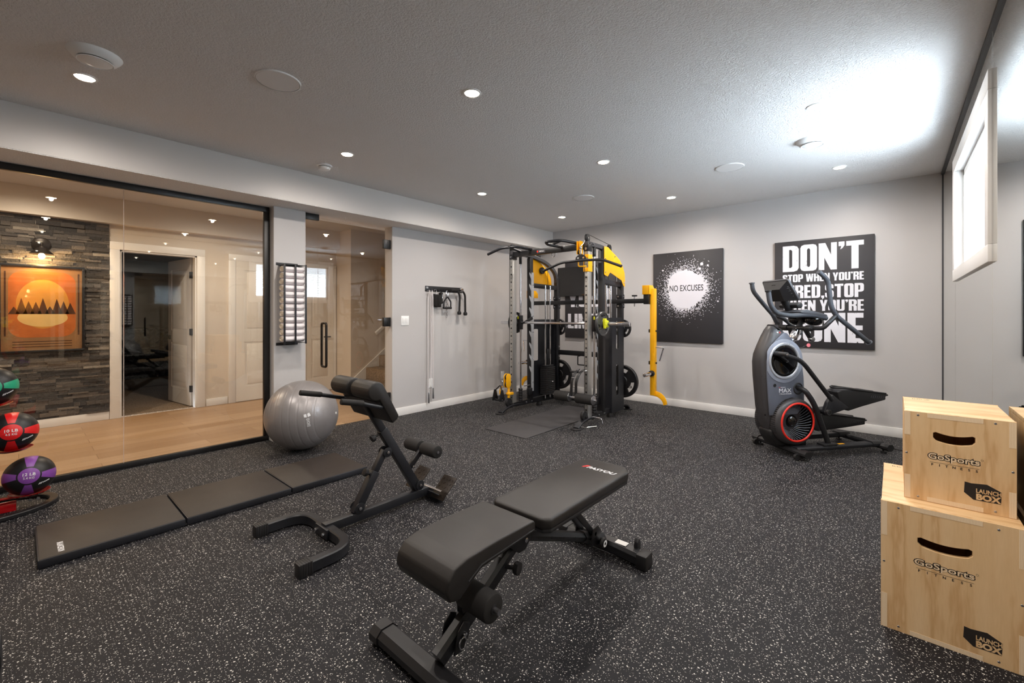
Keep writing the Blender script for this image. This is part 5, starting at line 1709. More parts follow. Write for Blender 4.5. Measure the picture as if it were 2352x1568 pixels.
# mast, pivots and handles
E().tube([(0.055, 0, 0.93), (0.154, 0, 1.059), (0.19, 0, 1.12)], 0.026, 20).build('mast_tube', 'steel', et)
E().cyl((0.135, 0, 1.03), (0.182, 0, 1.115), 0.036, None, 24, 0.004).build('mast_collar', 'chrome', et)
E().tube([(0.182, 0, 1.11), (0.225, 0, 1.19), (0.24, 0, 1.25)], 0.022, 18).build('mast_neck', 'dark', et)
E().cyl((0.185, -0.17, 1.135), (0.185, 0.17, 1.135), 0.018, None, 20, 0.003).build('handle_axle', 'dark', et)
for sg in (-1, 1):
    E().cyl((0.185, sg * 0.10, 1.135), (0.185, sg * 0.155, 1.135), 0.028, None, 22, 0.005).build('axle_hub', 'dark', et)
    E().beam((0.185, sg * 0.08, 1.135), (0.235, sg * 0.10, 1.035), 0.022, 0.045, 0.008, (0, 1, 0)).build('axle_bracket', 'dark', et)
    E().cyl((0.235, sg * 0.085, 1.035), (0.235, sg * 0.125, 1.035), 0.022, None, 20, 0.004).build('bracket_bolt', 'bolt', et)
E().lathe([(0.001, 0), (0.016, 0.0005), (0.017, 0.002), (0.0, 0.002)], (0.17, -0.135, 0.985), (-0.3, -1, 0), 22).build('warning_tag', 'pink', et)
E().tube([(0.20, -0.11, 1.03), (0.17, -0.13, 0.99), (0.12, -0.10, 0.955)], 0.0035, 8).build('tag_cord', 'dark', et)
E().lathe([(0.002, -0.045), (0.04, -0.04), (0.07, -0.015), (0.075, 0.02), (0.068, 0.03)], (0.275, -0.09, 1.20), (0.1, 0, 1), 28).build('bottle_holder', 'gloss', et, 60)
E().lathe([(0.002, -0.045), (0.04, -0.04), (0.07, -0.015), (0.075, 0.02), (0.068, 0.03)], (0.275, 0.09, 1.20), (0.1, 0, 1), 28).build('bottle_holder', 'gloss', et, 60)
E().prism([(0.05, 1.285), (0.12, 1.305), (0.33, 1.262), (0.35, 1.245), (0.28, 1.235), (0.08, 1.262)], (0, -0.17, 0), X3, Z3, (0, 0.34, 0), 0.008, 2).build('handle_tray', 'tray', et)
E().prism([(0.19, 1.245), (0.285, 1.235), (0.26, 1.19), (0.225, 1.185)], (0, -0.03, 0), X3, Z3, (0, 0.06, 0), 0.005).build('tray_support', 'dark', et)
fb_ = E().tube(fillet([(-0.262, -0.15, 1.460), (-0.243, -0.15, 1.345), (-0.180, -0.15, 1.272), (-0.06, -0.15, 1.250), (0.19, -0.15, 1.258), (0.345, -0.15, 1.225)], 0.07, 7), 0.0205, 18).build('fixed_handlebar', 'grip', et)
E().lathe([(0.0205, 0), (0.026, 0.002), (0.026, 0.012), (0.014, 0.014), (0.012, 0.004), (0, 0.004)], (-0.262, -0.15, 1.457), (-0.15, 0, 1), 22).build('grip_end', 'dark', fb_)
E().tube(fillet([(0.12, 0.15, 1.255), (0.19, 0.15, 1.258), (0.345, 0.15, 1.225)], 0.07, 7), 0.0205, 18).build('fixed_handlebar', 'grip', et)
hn = [(0.133, -0.27, 1.629), (0.165, -0.27, 1.610), (0.233, -0.27, 1.554), (0.262, -0.27, 1.33), (0.318, -0.27, 1.248), (0.673, -0.27, 1.010)]
E().tube(fillet(hn, 0.05, 6), 0.0195, 18).build('moving_handle', 'grip', et)
E().tube(fillet([(0.318, -0.27, 1.250), (0.235, -0.265, 1.180), (0.205, -0.25, 1.140), (0.187, -0.10, 1.135)], 0.05, 6), 0.0185, 16).build('handle_arm', 'dark', et)
E().lathe([(0.0195, 0), (0.027, 0.002), (0.026, 0.010), (0, 0.012)], (0.668, -0.27, 1.013), (0.355, 0, -0.238), 20).build('grip_end', 'grip', et)
hf = [(-0.066, 0.27, 1.565), (-0.055, 0.27, 1.49), (0.01, 0.27, 1.418), (0.122, 0.27, 1.305), (0.175, 0.27, 1.255), (0.225, 0.27, 1.165)]
E().tube(fillet(hf, 0.05, 6), 0.0195, 18).build('moving_handle', 'grip', et)
E().tube(fillet([(0.225, 0.27, 1.18), (0.225, 0.26, 1.14), (0.187, 0.10, 1.135)], 0.04, 6), 0.0185, 16).build('handle_arm', 'dark', et)
E().tube(fillet([(0.17, 0.27, 1.262), (0.30, 0.27, 1.22), (0.50, 0.27, 1.07)], 0.05, 6), 0.0195, 16).build('lower_grip', 'grip', et)
E().lathe([(0.0195, 0), (0.0265, 0.003), (0.0255, 0.012), (0, 0.016)], (-0.066, 0.27, 1.558), (-0.1, 0, 1), 20).build('grip_end', 'grip', et)
# console: tilted slab whose back bulges towards the nose
cn0, cn1 = V(-0.070, 0, 1.578), V(0.048, 0, 1.372)
ud = (cn0 - cn1).normalized()
nd = V(-ud.z, 0, ud.x)
if nd.x > 0:
    nd = -nd
console = E().prism([(-0.155, -0.108), (0.155, -0.108), (0.165, -0.09), (0.150, 0.095), (0.140, 0.108), (-0.140, 0.108), (-0.150, 0.095), (-0.165, -0.09)], (cn0 + cn1) / 2 + nd * 0.0, V(0, 1, 0), ud, -nd * 0.022, 0.006, 2)
console = console.build('console_body', 'gray', et)
b_ = (cn0 + cn1) / 2
m_ = E()
fr_ = [(-0.150, -0.10), (0.150, -0.10), (0.140, 0.098), (-0.140, 0.098)]
bk_ = [(-0.075, -0.075), (0.075, -0.075), (0.085, 0.045), (-0.085, 0.045)]
A_ = [m_.bm.verts.new(b_ + V(0, 1, 0) * u + ud * v) for u, v in fr_]
B_ = [m_.bm.verts.new(b_ + V(0, 1, 0) * u + ud * v + nd * 0.062) for u, v in bk_]
for i in range(4):
    m_.bm.faces.new((A_[i], A_[(i + 1) % 4], B_[(i + 1) % 4], B_[i]))
m_.bm.faces.new(B_)
m_.build('console_back', 'dark', console)
E().prism([(-0.135, -0.095), (0.135, -0.095), (0.13, 0.098), (-0.13, 0.098)], b_ - nd * 0.0225, V(0, 1, 0), ud, -nd * 0.001, 0).build('console_screen', 'gloss', console)
m_ = E()
for i in range(7):
    for j in range(8):
        p = b_ + V(0, 1, 0) * (-0.10 - 0.006 * i + 0.003 * (j % 2)) + ud * (-0.055 + 0.014 * j) + nd * (0.030 - 0.0036 * i)
        m_.ball(p, 0.0022, 6)
m_.build('speaker_dots', 'steel', console)
E().box2(-0.03, 0.03, -0.02, 0.02, 0, 0.001) if False else None
E().prism([(-0.028, 0.055), (0.028, 0.055), (0.022, 0.078), (-0.022, 0.078)], b_ + nd * 0.0, V(0, 1, 0), ud, nd * 0.028, 0.003).build('cable_port', 'gloss', console)
E().prism([(0.075, 1.345), (0.13, 1.375), (0.15, 1.345), (0.135, 1.315), (0.09, 1.320)], (0, -0.105, 0), X3, Z3, (0, 0.21, 0), 0.012, 3).build('media_shelf', 'dark', et)
E().cyl((0.0, 0.0, 1.455), (0.10, 0.0, 1.30), 0.032, None, 20, 0.004).build('console_neck', 'dark', et)

# power cord trailing along the back wall
pc = solo(MB().tube(fillet([(-0.09, 5.30, 0.05), (-0.02, 5.38, 0.012), (0.10, 5.36, 0.007), (0.20, 5.30, 0.007), (0.30, 5.36, 0.007), (0.325, 5.6, 0.007)], 0.08, 6), 0.0045, 8), 'power_cord', 'blackcord', 'thin black power cord running along the floor behind the elliptical trainer', 'cord', (0.1, 5.35, 0.0))

# ================================================================== CABLE MACHINE / SMITH RACK
XLo, XLi, XRi, XRo = -3.775, -3.720, -2.645, -2.590        # outer and inner faces of the front uprights
cm = thing('cable_machine', 'black and yellow smith machine with twin weight stacks in the far corner', 'cable machine', (-3.18, 4.7, 0))
UP0, UP1 = 4.24, 4.315


def hexbolt(mb, p, d, r=0.011):
    d = V(d).normalized()
    return mb.cyl(p, V(p) + d * 0.003, r * 1.3, None, 16).cyl(V(p) + d * 0.003, V(p) + d * 0.011, r, r * 0.8, 8)


def pulley(c, ax, r=0.048, w=0.026, nm='pulley', m='dark', parent=None):
    ax = V(ax).normalized()
    c = V(c)
    o = MB().lathe([(0, -w / 2), (r * 0.55, -w / 2), (r, -w / 2), (r, -w * 0.3), (r * 0.88, 0), (r, w * 0.3), (r, w / 2), (r * 0.55, w / 2), (0, w / 2)], c, ax, 32).build(nm, m, parent or cm)
    MB().cyl(c - ax * (w / 2 + 0.008), c + ax * (w / 2 + 0.008), 0.011, None, 14, 0.003).build('pulley_bolt', 'bolt', o)
    return o


for side, xo, xi, sg in (('L', XLo, XLi, -1), ('R', XRo, XRi, 1)):
    xa, xb = min(xo, xi), max(xo, xi)
    xc = (xa + xb) / 2
    xin = xi                                   # face towards the middle of the rack
    # perforated front upright
    up_ = MB().box2(xa, xb, UP0, UP1, 0.055, 2.02, 0.004).build('upright', 'holed', cm)
    m_ = MB()
    z = 0.18
    k_ = 0
    while z < 1.98:
        m_.cyl((xc, UP0 + 0.004, z), (xc, UP0 - 0.0006, z), 0.0115 if k_ % 2 == 0 else 0.005, None, 14)
        z += 0.05
        k_ += 1
    m_.build('upright_holes', 'dark', up_)
    for a, b in (((xa, UP0 - 0.002, 2.0), (xb, UP1 + 0.002, 2.06)),):
        MB().box2(xa - 0.004, xb + 0.004, UP0 - 0.004, UP1 + 0.004, 1.975, 2.06, 0.003).build('upright_cap', 'black', cm)
    hexbolt(MB(), (xc, UP0 - 0.004, 2.005), (0, -1, 0)).build('bolt', 'bolt', cm)
    # rear frame posts
    fx0, fx1 = ((-3.766, -3.704) if side == 'L' else (-2.666, -2.601))
    rx0, rx1 = ((-3.700, -3.635) if side == 'L' else (-2.696, -2.630))
    MB().box2(fx0, fx1, 4.585, 4.645, 0.09, 2.03, 0.005).build('tower_post', 'black', cm)
    MB().box2(rx0, rx1, 5.115, 5.178, 0.09, 1.78, 0.005).build('rear_post', 'black', cm)
    # top beam from the upright back, arching down to the rear post
    fxc, rxc = (fx0 + fx1) / 2, (rx0 + rx1) / 2
    arch = fillet([(xc, 4.235, 2.065), (fxc, 4.66, 2.060), (fxc + (rxc - fxc) * 0.55, 4.93, 1.985), (rxc, 5.10, 1.87), (rxc, 5.146, 1.70)], 0.16, 6)
    MB().rsweep(arch, 0.052, 0.050, 0.006, (1, 0, 0)).build('top_beam', 'gray', cm)
    m_ = MB()
    for y in (4.275, 4.345):
        hexbolt(m_, (xb + 0.003 if sg > 0 else xb + 0.003, y, 2.068), (1, 0, 0), 0.009)
    m_.build('bolt', 'bolt', cm)
    # yellow shrouds closing the arch
    prof = [(4.600, 2.070), (4.69, 2.072), (4.80, 2.025), (4.985, 1.945), (5.065, 1.872), (5.118, 1.79), (5.128, 1.738), (5.128, 1.610), (5.085, 1.625), (5.035, 1.690), (4.745, 1.770), (4.685, 1.715), (4.600, 1.735)]
    if side == 'L':
        prof = [(4.645, 2.03), (4.72, 2.03), (4.85, 1.985), (4.985, 1.915), (5.06, 1.845), (5.10, 1.78), (5.118, 1.72), (5.118, 1.665), (4.645, 1.665)]
    xs = -3.745 if side == 'L' else XRo - 0.004
    tc_ = MB().prism(prof, (xs, 0, 0), Y3, Z3, (0.004, 0, 0), 0.0015).build('tower_cover', 'yellow', cm)
    if side == 'R':
        for y, z in ((4.625, 1.93), (4.63, 1.765), (4.86, 1.972), (5.105, 1.665)):
            MB().lathe([(0, 0.006), (0.006, 0.005), (0.009, 0)], (xs + 0.004, y, z), (1, 0, 0), 14).build('cover_screw', 'bolt', tc_)
    m_ = MB().beam(((fx0 + fx1) / 2, 4.64, 1.66), ((rx0 + rx1) / 2, 5.12, 1.64), 0.05, 0.06, 0.004)
    m_.build('tower_crossbar', 'satin', cm)
    # base: side rail, arched feet
    MB().rsweep([(xc, 4.20, 0.085), (fxc, 4.62, 0.085), (rxc, 5.20, 0.085)], 0.052, 0.062, 0.006, (0, 0, 1)).build('base_rail', 'black', cm)
    m_ = MB()
    for y in (4.50, 4.62, 4.98):
        hexbolt(m_, (fxc + (0.027 if True else 0), y, 0.085), (1, 0, 0), 0.010)
    m_.build('bolt', 'bolt', cm)
    ft = [(xc, 4.43, 0.075), (xc, 4.30, 0.082), (xc, 4.20, 0.078), (xc, 4.10, 0.052), (xc, 4.035, 0.014)]
    af_ = MB().rsweep(fillet(ft, 0.06, 5), 0.07, 0.026, 0.006, (0, -0.35, 1)).build('arched_foot', 'satin', cm)
    MB().cyl((xc, 4.03, 0.001), (xc, 4.03, 0.014), 0.062, None, 28, 0.004).build('foot_pad', 'rubber', af_)
    ft = [(rxc, 5.15, 0.085), (rxc, 5.24, 0.085), (rxc, 5.31, 0.06), (rxc, 5.35, 0.016)]
    MB().rsweep(fillet(ft, 0.06, 5), 0.07, 0.026, 0.006, (0, 0.35, 1)).build('arched_foot', 'satin', cm)
    MB().cyl((rxc, 5.36, 0.001), (rxc, 5.36, 0.014), 0.058, None, 28, 0.004).build('foot_pad', 'rubber', cm)
    MB().cyl((fxc + 0.0, 4.82, 0.001), (fxc, 4.82, 0.06), 0.045, 0.035, 24, 0.004).build('foot_pad', 'rubber', cm)
    # weight stack
    sx = -3.70 if side == 'L' else -2.755
    sw = 0.125
    x0, x1 = (sx, sx + sw)
    for i in range(15):
        z0 = 0.155 + i * 0.0255
        m_ = MB().box2(x0, x1, 4.79, 4.98, z0, z0 + 0.0235, 0.003)
        m_.build('weight_plate', 'plateblk', cm)
    m_ = MB()
    for i in range(15):
        z0 = 0.155 + i * 0.0255
        m_.box2(x1, x1 + 0.0006, 4.81, 4.825, z0 + 0.007, z0 + 0.017)
        m_.box2(x1 - 0.03, x1 - 0.016, 4.7894, 4.79, z0 + 0.007, z0 + 0.017)
    m_.build('weight_numbers', 'bronze', cm)
    MB().box2(x0 + 0.02, x1 - 0.02, 4.80, 4.97, 0.5385, 0.558, 0.004).build('top_plate', 'dark', cm)
    MB().cyl((x1 - 0.002, 4.885, 0.33), (x1 + 0.03, 4.885, 0.33), 0.012, None, 16, 0.004).build('selector_pin', 'bolt', cm)
    for y in (4.83, 4.94):
        MB().cyl((sx + sw / 2, y, 0.10), (sx + sw / 2, y, 1.66), 0.0115 if side == 'L' else 0.015, None, 16).build('guide_rod', 'chrome', cm)
    MB().cyl((sx + sw / 2, 4.885, 0.555), (sx + sw / 2, 4.885, 0.78), 0.017, None, 16, 0.003).build('stack_stem', 'black', cm)
    MB().tube([(sx + sw / 2, 4.885, 0.76), (sx + sw / 2, 4.885, 1.90)], 0.0032, 8).build('cable', 'blackcord', cm)
    # shroud panels of the lower tower (one per side of the stack)
    if side == 'R':
        slots = [rrect(4.895, 4.955, 0.26, 0.64, 0.025), rrect(4.895, 4.955, 0.83, 1.18, 0.025)]
        MB().holed([[(4.79, 0.055), (5.09, 0.055), (5.09, 1.22), (4.79, 1.22)]] + slots, (XRo - 0.003, 0, 0), Y3, Z3, 0.004, 0.001).build('stack_shroud', 'satin', cm)
        MB().box2(-2.80, XRo - 0.001, 4.788, 4.792, 0.055, 1.22, 0.001).build('stack_shroud', 'satin', cm)
    else:
        MB().holed([[(4.66, 0.12), (5.10, 0.12), (5.10, 1.19), (4.66, 1.19)], rrect(4.70, 4.80, 0.62, 1.06, 0.02)], (-3.742, 0, 0), Y3, Z3, 0.004, 0.001).build('stack_shroud', 'satin', cm)
        MB().box2(-3.742, -3.60, 5.085, 5.089, 0.12, 1.19, 0.001).build('stack_shroud', 'satin', cm)
        MB().beam((-3.73, 4.66, 1.16), (-3.66, 5.10, 1.16), 0.05, 0.045, 0.003).build('tower_crossbar', 'satin', cm)
    # ladder plate for the smith hooks, bolted to the inner face of the tower post
    xl = fx1 + 0.001 if side == 'L' else fx0 - 0.007
    teeth = [(4.648, 0.22), (4.648, 1.83), (4.598, 1.83)]
    z = 1.80
    while z > 0.40:
        teeth += [(4.598, z), (4.558, z + 0.030), (4.556, z + 0.004), (4.594, z - 0.062)]
        z -= 0.158
    teeth += [(4.598, 0.22)]
    ld_ = MB().prism(teeth, (xl, 0, 0), Y3, Z3, (0.006, 0, 0), 0.0).build('ladder_plate', 'ladder', cm)
    m_ = MB()
    for z in (1.66, 1.24, 1.02, 0.66, 0.34):
        hexbolt(m_, (xl + (0.006 if side == 'L' else 0.0), 4.63, z), (1 if side == 'L' else -1, 0, 0), 0.008)
    m_.build('bolt', 'bolt', ld_)
    # smith guide rod with top sleeve and buffer spring
    xr_ = -3.742 if side == 'L' else -2.620
    MB().cyl((xr_, 4.42, 0.12), (xr_, 4.42, 2.05), 0.0145, None, 20).build('smith_rod', 'chrome', cm)
    MB().cyl((xr_, 4.42, 1.93), (xr_, 4.42, 2.05), 0.020, None, 20, 0.003).build('rod_sleeve', 'black', cm)
    m_ = MB()
    for i in range(5):
        m_.cyl((xr_, 4.42, 0.11 + i * 0.034), (xr_, 4.42, 0.141 + i * 0.034), 0.028, None, 20, 0.006)
    m_.build('rod_buffer', 'rubber', cm)
    # smith carriage
    sc_ = MB().box2(xr_ - 0.024, xr_ + 0.024, 4.393, 4.447, 1.06, 1.25, 0.006).build('smith_carriage', 'black', cm)
    MB().box2(xr_ + 0.010 * sg, xr_ + 0.026 * sg, 4.387, 4.393, 1.20, 1.235, 0.001).build('lock_flag', 'lime', sc_)
    hx_ = xl + 0.003
    MB().beam((hx_ - 0.03 * sg, 4.42, 1.152), (hx_ - 0.03 * sg, 4.585, 1.215), 0.014, 0.04, 0.004).build('smith_hook', 'black', cm)
    # safety stop near the floor
    MB().box2(xl - 0.02, xl + 0.026, 4.52, 4.60, 0.18, 0.27, 0.01).build('safety_stop', 'black', cm)
    MB().cyl((xl + 0.003, 4.45, 0.31), (xl + 0.003, 4.57, 0.31), 0.008, None, 12, 0.002).build('stop_pin', 'chrome', cm)
    # top pulleys and cable
    pulley((xc, 4.262, 2.125), (1, 0.15, 0))
    pulley((fxc, 4.80, 2.075), (1, 0.1, 0), 0.042)
    for p in ((xc, 4.262, 2.09), (fxc, 4.80, 2.04)):
        m_ = MB()
        for s_ in (-0.02, 0.02):
            m_.box2(p[0] + s_ - 0.002, p[0] + s_ + 0.002, p[1] - 0.02, p[1] + 0.02, p[2] - 0.03, p[2] + 0.045, 0.001)
        m_.build('pulley_fork', 'black', cm)
    MB().tube([(xc, 4.275, 2.172), (fxc, 4.80, 2.117)], 0.0032, 8).build('cable', 'blackcord', cm)
    MB().tube([(xc, 4.213, 2.12), (xc, 4.205, 1.86), (xc, 4.205, 0.16)], 0.0032, 8).build('cable', 'blackcord', cm)
    # bottom pulley housing in front of the upright
    MB().lathe([(0, -0.016), (0.05, -0.016), (0.055, -0.008), (0.055, 0.008), (0.05, 0.016), (0, 0.016)], (xc, 4.19, 0.125), (1, 0, 0), 28).build('floor_pulley', 'rubber', cm)
    # plate storage pegs
    for z in (0.393, 1.078):
        MB().cyl((rxc, 5.17, z), (rxc, 5.40, z), 0.024, None, 20, 0.003).build('storage_peg', 'chrome', cm)
    m_ = MB()
    for z in (1.49, 1.37, 0.80, 0.66):
        hexbolt(m_, (rxc - 0.012, 5.115, z), (0, -1, 0), 0.011)
        hexbolt(m_, (rx1 if True else rx0, 5.146, z), (1, 0, 0), 0.009)
    m_.build('bolt', 'bolt', cm)
    for z in (1.49, 1.37):
        MB().box2(rx0 - 0.006, rx1 + 0.006, 5.109, 5.184, z - 0.028, z + 0.028, 0.003).build('joint_plate', 'satin', cm)

# yellow trolley on the right upright (top) and on the left upright (bottom)
m_ = MB()
for a in ((XRi - 0.006, XRi, UP0 - 0.006, UP1 + 0.006), (XRo, XRo + 0.006, UP0 - 0.006, UP1 + 0.006)):
    m_.box2(a[0], a[1], a[2], a[3], 1.745, 1.94, 0.002)
m_.box2(XRi - 0.006, XRo + 0.006, UP0 - 0.008, UP0 - 0.001, 1.745, 1.79, 0.002).box2(XRi - 0.006, XRo + 0.006, UP0 - 0.008, UP0 - 0.001, 1.90, 1.94, 0.002)
m_.build('cable_trolley', 'yellow', cm)
MB().tube(fillet([(XRi - 0.01, UP0 - 0.005, 1.87), (XRi - 0.03, UP0 - 0.07, 1.868), (XRi - 0.03, UP0 - 0.07, 1.80), (XRo, UP0 - 0.04, 1.80)], 0.02), 0.008, 10).build('trolley_handle', 'yellow', cm)
for s_ in (-0.018, 0.018):
    MB().box2(-2.617 + s_ - 0.06 - 0.002, -2.617 + s_ - 0.06 + 0.002, UP0 - 0.075, UP0 - 0.005, 1.94, 2.09, 0.001).build('trolley_fork', 'yellow', cm)
pulley((-2.677, UP0 - 0.04, 1.965), (1, 0, 0), 0.03, 0.02)
MB().cyl((-3.722, 4.16, 0.19), (-3.722, 4.16, 0.32), 0.017, None, 18, 0.003).cyl((-3.722, 4.16, 0.235), (-3.722, 4.16, 0.26), 0.034, None, 20, 0.004).box2(-3.74, -3.704, 4.16, 4.242, 0.225, 0.255, 0.003).build('cable_trolley', 'yellow', cm)
tp = [(4.155 + 0.045 * cos(radians(a)), 0.46 + 0.045 * sin(radians(a))) for a in range(-20, 201, 20)] + [(4.155 - 0.045 * cos(radians(a)), 0.365 - 0.045 * sin(radians(a))) for a in range(0, 181, 20)]
for x in (-3.745, -3.705):
    MB().prism(tp, (x, -0.02, 0.0), Y3, Z3, (0.006, 0, 0), 0.001).build('pulley_cheek', 'yellow', cm)
for z in (0.46, 0.365):
    pulley((-3.722, 4.135, z), (1, 0, 0), 0.036, 0.026)
pulley((-3.715, 4.86, 1.875), (1, 0, 0), 0.046, 0.024)

# top crossbar with pull-up grips
tcb = MB().box2(XLi - 0.02, XRi + 0.02, 4.245, 4.31, 2.005, 2.07, 0.005).build('top_crossbar', 'black', cm)
MB().box2(-3.33, -3.20, 4.2438, 4.245, 2.018, 2.058).build('maker_plate', 'gray', tcb)
MB().text('MIKOLO', (-3.255, 4.2438, 2.038), X3, Z3, 0.07, 0.016, 0.0004, 0.02).build('maker_lettering', 'print', tcb)
MB().cyl((-3.318, 4.2438, 2.038), (-3.318, 4.2432, 2.038), 0.012, None, 18).build('maker_emblem', 'red', tcb)
left_grip = fillet([(-3.42, 4.26, 2.075), (-3.49, 4.06, 2.095), (-3.66, 3.96, 2.085), (-3.87, 3.93, 2.02)], 0.05, 6)
MB().tube(left_grip, 0.0165, 14).build('pull_up_grip', 'satin', cm)
MB().tube(fillet([(-3.62, 4.27, 2.07), (-3.60, 4.08, 2.09), (-3.56, 3.985, 2.092)], 0.05, 6), 0.0155, 14).build('pull_up_grip', 'satin', cm)
right_grip = fillet([(-2.69, 4.26, 2.065), (-2.83, 4.05, 2.10), (-3.00, 3.98, 2.09), (-3.04, 4.08, 2.075), (-2.95, 4.26, 2.055)], 0.05, 6)
MB().tube(right_grip, 0.0165, 14).build('pull_up_grip', 'satin', cm)
MB().tube([(-2.96, 4.10, 2.082), (-2.86, 4.07, 2.094)], 0.0145, 12).build('pull_up_grip', 'satin', cm)
MB().tube([(-3.10 + 0.026 * cos(a), 4.275, 1.985 + 0.03 * sin(a)) for a in [i * pi / 12 for i in range(24)]], 0.0035, 8, True).build('eyelet', 'chrome', cm)
# rear crossbars
MB().box2(-3.70, -2.26, 5.062, 5.112, 1.398, 1.455, 0.004).build('rear_crossbar', 'black', cm)
MB().box2(-3.66, -2.67, 5.09, 5.14, 0.69, 0.755, 0.004).build('rear_crossbar', 'black', cm)
MB().box2(-3.66, -2.67, 5.10, 5.15, 0.06, 0.115, 0.004).build('rear_crossbar', 'black', cm)
m_ = MB().tube(fillet([(-3.27, 5.06, 1.40), (-3.27, 5.03, 1.36), (-3.22, 5.03, 1.36), (-3.22, 5.03, 1.39)], 0.02), 0.004, 8)
m_.build('storage_hook', 'steel', cm)
MB().tube(fillet([(-3.25, 5.10, 0.69), (-3.25, 5.05, 0.69), (-3.25, 5.05, 0.575), (-3.08, 5.05, 0.575)], 0.01), 0.008, 10).build('storage_hook', 'black', cm)

# jammer arms hanging outside both towers
for side, sg, xe in (('R', 1, -2.21), ('L', -1, -4.15)):
    x0 = -2.63 if sg > 0 else -3.70
    if sg < 0:
        MB().box2(xe + 0.05, x0, 5.062, 5.112, 1.398, 1.455, 0.004).build('arm_crossbar', 'black', cm)
    MB().box2(xe - 0.095 * sg, xe - 0.025 * sg, 5.045, 5.11, 1.385, 1.53, 0.004).build('arm_stub', 'black', cm)
    m_ = MB()
    m_.prism([(5.03, 1.505), (5.10, 1.505), (5.19, 1.505), (5.19, 1.57), (5.14, 1.615), (5.03, 1.615)], (xe - 0.103 * sg, 0, 0), Y3, Z3, (0.006 * sg, 0, 0), 0.001)
    m_.prism([(5.03, 1.505), (5.10, 1.505), (5.19, 1.505), (5.19, 1.57), (5.14, 1.615), (5.03, 1.615)], (xe - 0.02 * sg, 0, 0), Y3, Z3, (0.006 * sg, 0, 0), 0.001)
    m_.box2(xe - 0.1 * sg, xe - 0.015 * sg, 5.03, 5.036, 1.505, 1.615, 0.001)
    m_.build('arm_bracket', 'yellow', cm)
    ja_ = MB().box2(xe - 0.032 * sg, xe + 0.028 * sg, 5.09, 5.155, 0.275, 1.575, 0.005).build('jammer_arm', 'yellow', cm)
    m_ = MB()
    for z in (0.83, 0.775, 0.72):
        m_.lathe([(0.008, 0.0), (0.013, 0.0), (0.013, 0.003), (0.008, 0.003)], (xe - 0.002 * sg, 5.09, z), (0, -1, 0), 18)
    m_.build('hole_collar', 'yellow', ja_)
    for z in (1.06, 0.67):
        MB().box2(xe - 0.052 * sg, xe - 0.032 * sg, 5.095, 5.135, z - 0.02, z + 0.02, 0.003).build('arm_bumper', 'rubber', ja_)
        MB().cyl((xe + 0.028 * sg, 5.12, z), (xe + 0.045 * sg, 5.12, z), 0.010, None, 14, 0.003).build('arm_bolt', 'dark', ja_)
    MB().cyl((xe - 0.002 * sg, 5.09, 0.545), (xe - 0.002 * sg, 4.87, 0.545), 0.0225, None, 24, 0.004).build('arm_sleeve', 'chrome', ja_)
    MB().cyl((xe - 0.002 * sg, 5.09, 0.545), (xe - 0.002 * sg, 5.05, 0.545), 0.036, None, 24, 0.004).build('sleeve_collar', 'black', ja_)
    MB().tube(fillet([(xe + 0.02 * sg, 5.12, 0.86), (xe + 0.13 * sg, 5.12, 0.866), (xe + 0.09 * sg, 5.09, 0.70)], 0.02), 0.008, 10).build('arm_handle', 'chrome', ja_)
    tail = []
    for i in range(9):
        a = radians(90 - i * 11)
        tail.append((xe + sg * (0.028 + 0.145 * cos(a)), 0.18 + 0.15 * sin(a)))
    for i in range(9):
        a = radians(90 - (8 - i) * 11)
        tail.append((xe + sg * (0.002 + 0.125 * cos(a)), 0.165 + 0.105 * sin(a)))
    MB().prism([(u, v) for u, v in tail], (0, 5.11, 0), X3, Z3, (0, 0.008, 0), 0.001).build('arm_tail', 'yellow', ja_)
    m_ = MB()
    for i in range(4):
        zc = 0.178 - i * 0.018
        m_.tube([(xe + 0.172 * sg + (0.006 * cos(t_) if i % 2 else 0), 5.114 + (0 if i % 2 else 0.006 * cos(t_)), zc + 0.012 * sin(t_)) for t_ in [j * pi / 6 for j in range(12)]], 0.002, 6, True)
    m_.build('pin_chain', 'chrome', ja_)
mk = (-2.44, 5.087)
m_ = MB().cyl((mk[0], mk[1], 1.36), (mk[0], mk[1], 1.49), 0.008, None, 14)
m_.build('clamp_screw', 'chrome', cm)
MB().cyl((mk[0], mk[1], 1.485), (mk[0], mk[1], 1.503), 0.034, None, 12, 0.005).build('clamp_knob', 'dark', cm)

# smith bar
sbar = MB().cyl((-4.075, 4.42, 1.152), (-2.175, 4.42, 1.152), 0.0155, None, 22, 0.003)
sbar = sbar.build('smith_bar', 'chrome', cm)
for xa_, xb_ in ((-2.545, -2.172), (-4.078, -3.80)):
    MB().cyl((xa_, 4.42, 1.152), (xb_, 4.42, 1.152), 0.0245, None, 26, 0.004).build('bar_sleeve', 'chrome', sbar)
for xa_ in (-2.56, -3.79):
    MB().cyl((xa_ - 0.012, 4.42, 1.152), (xa_ + 0.012, 4.42, 1.152), 0.036, None, 26, 0.004).build('bar_collar', 'steel', sbar)


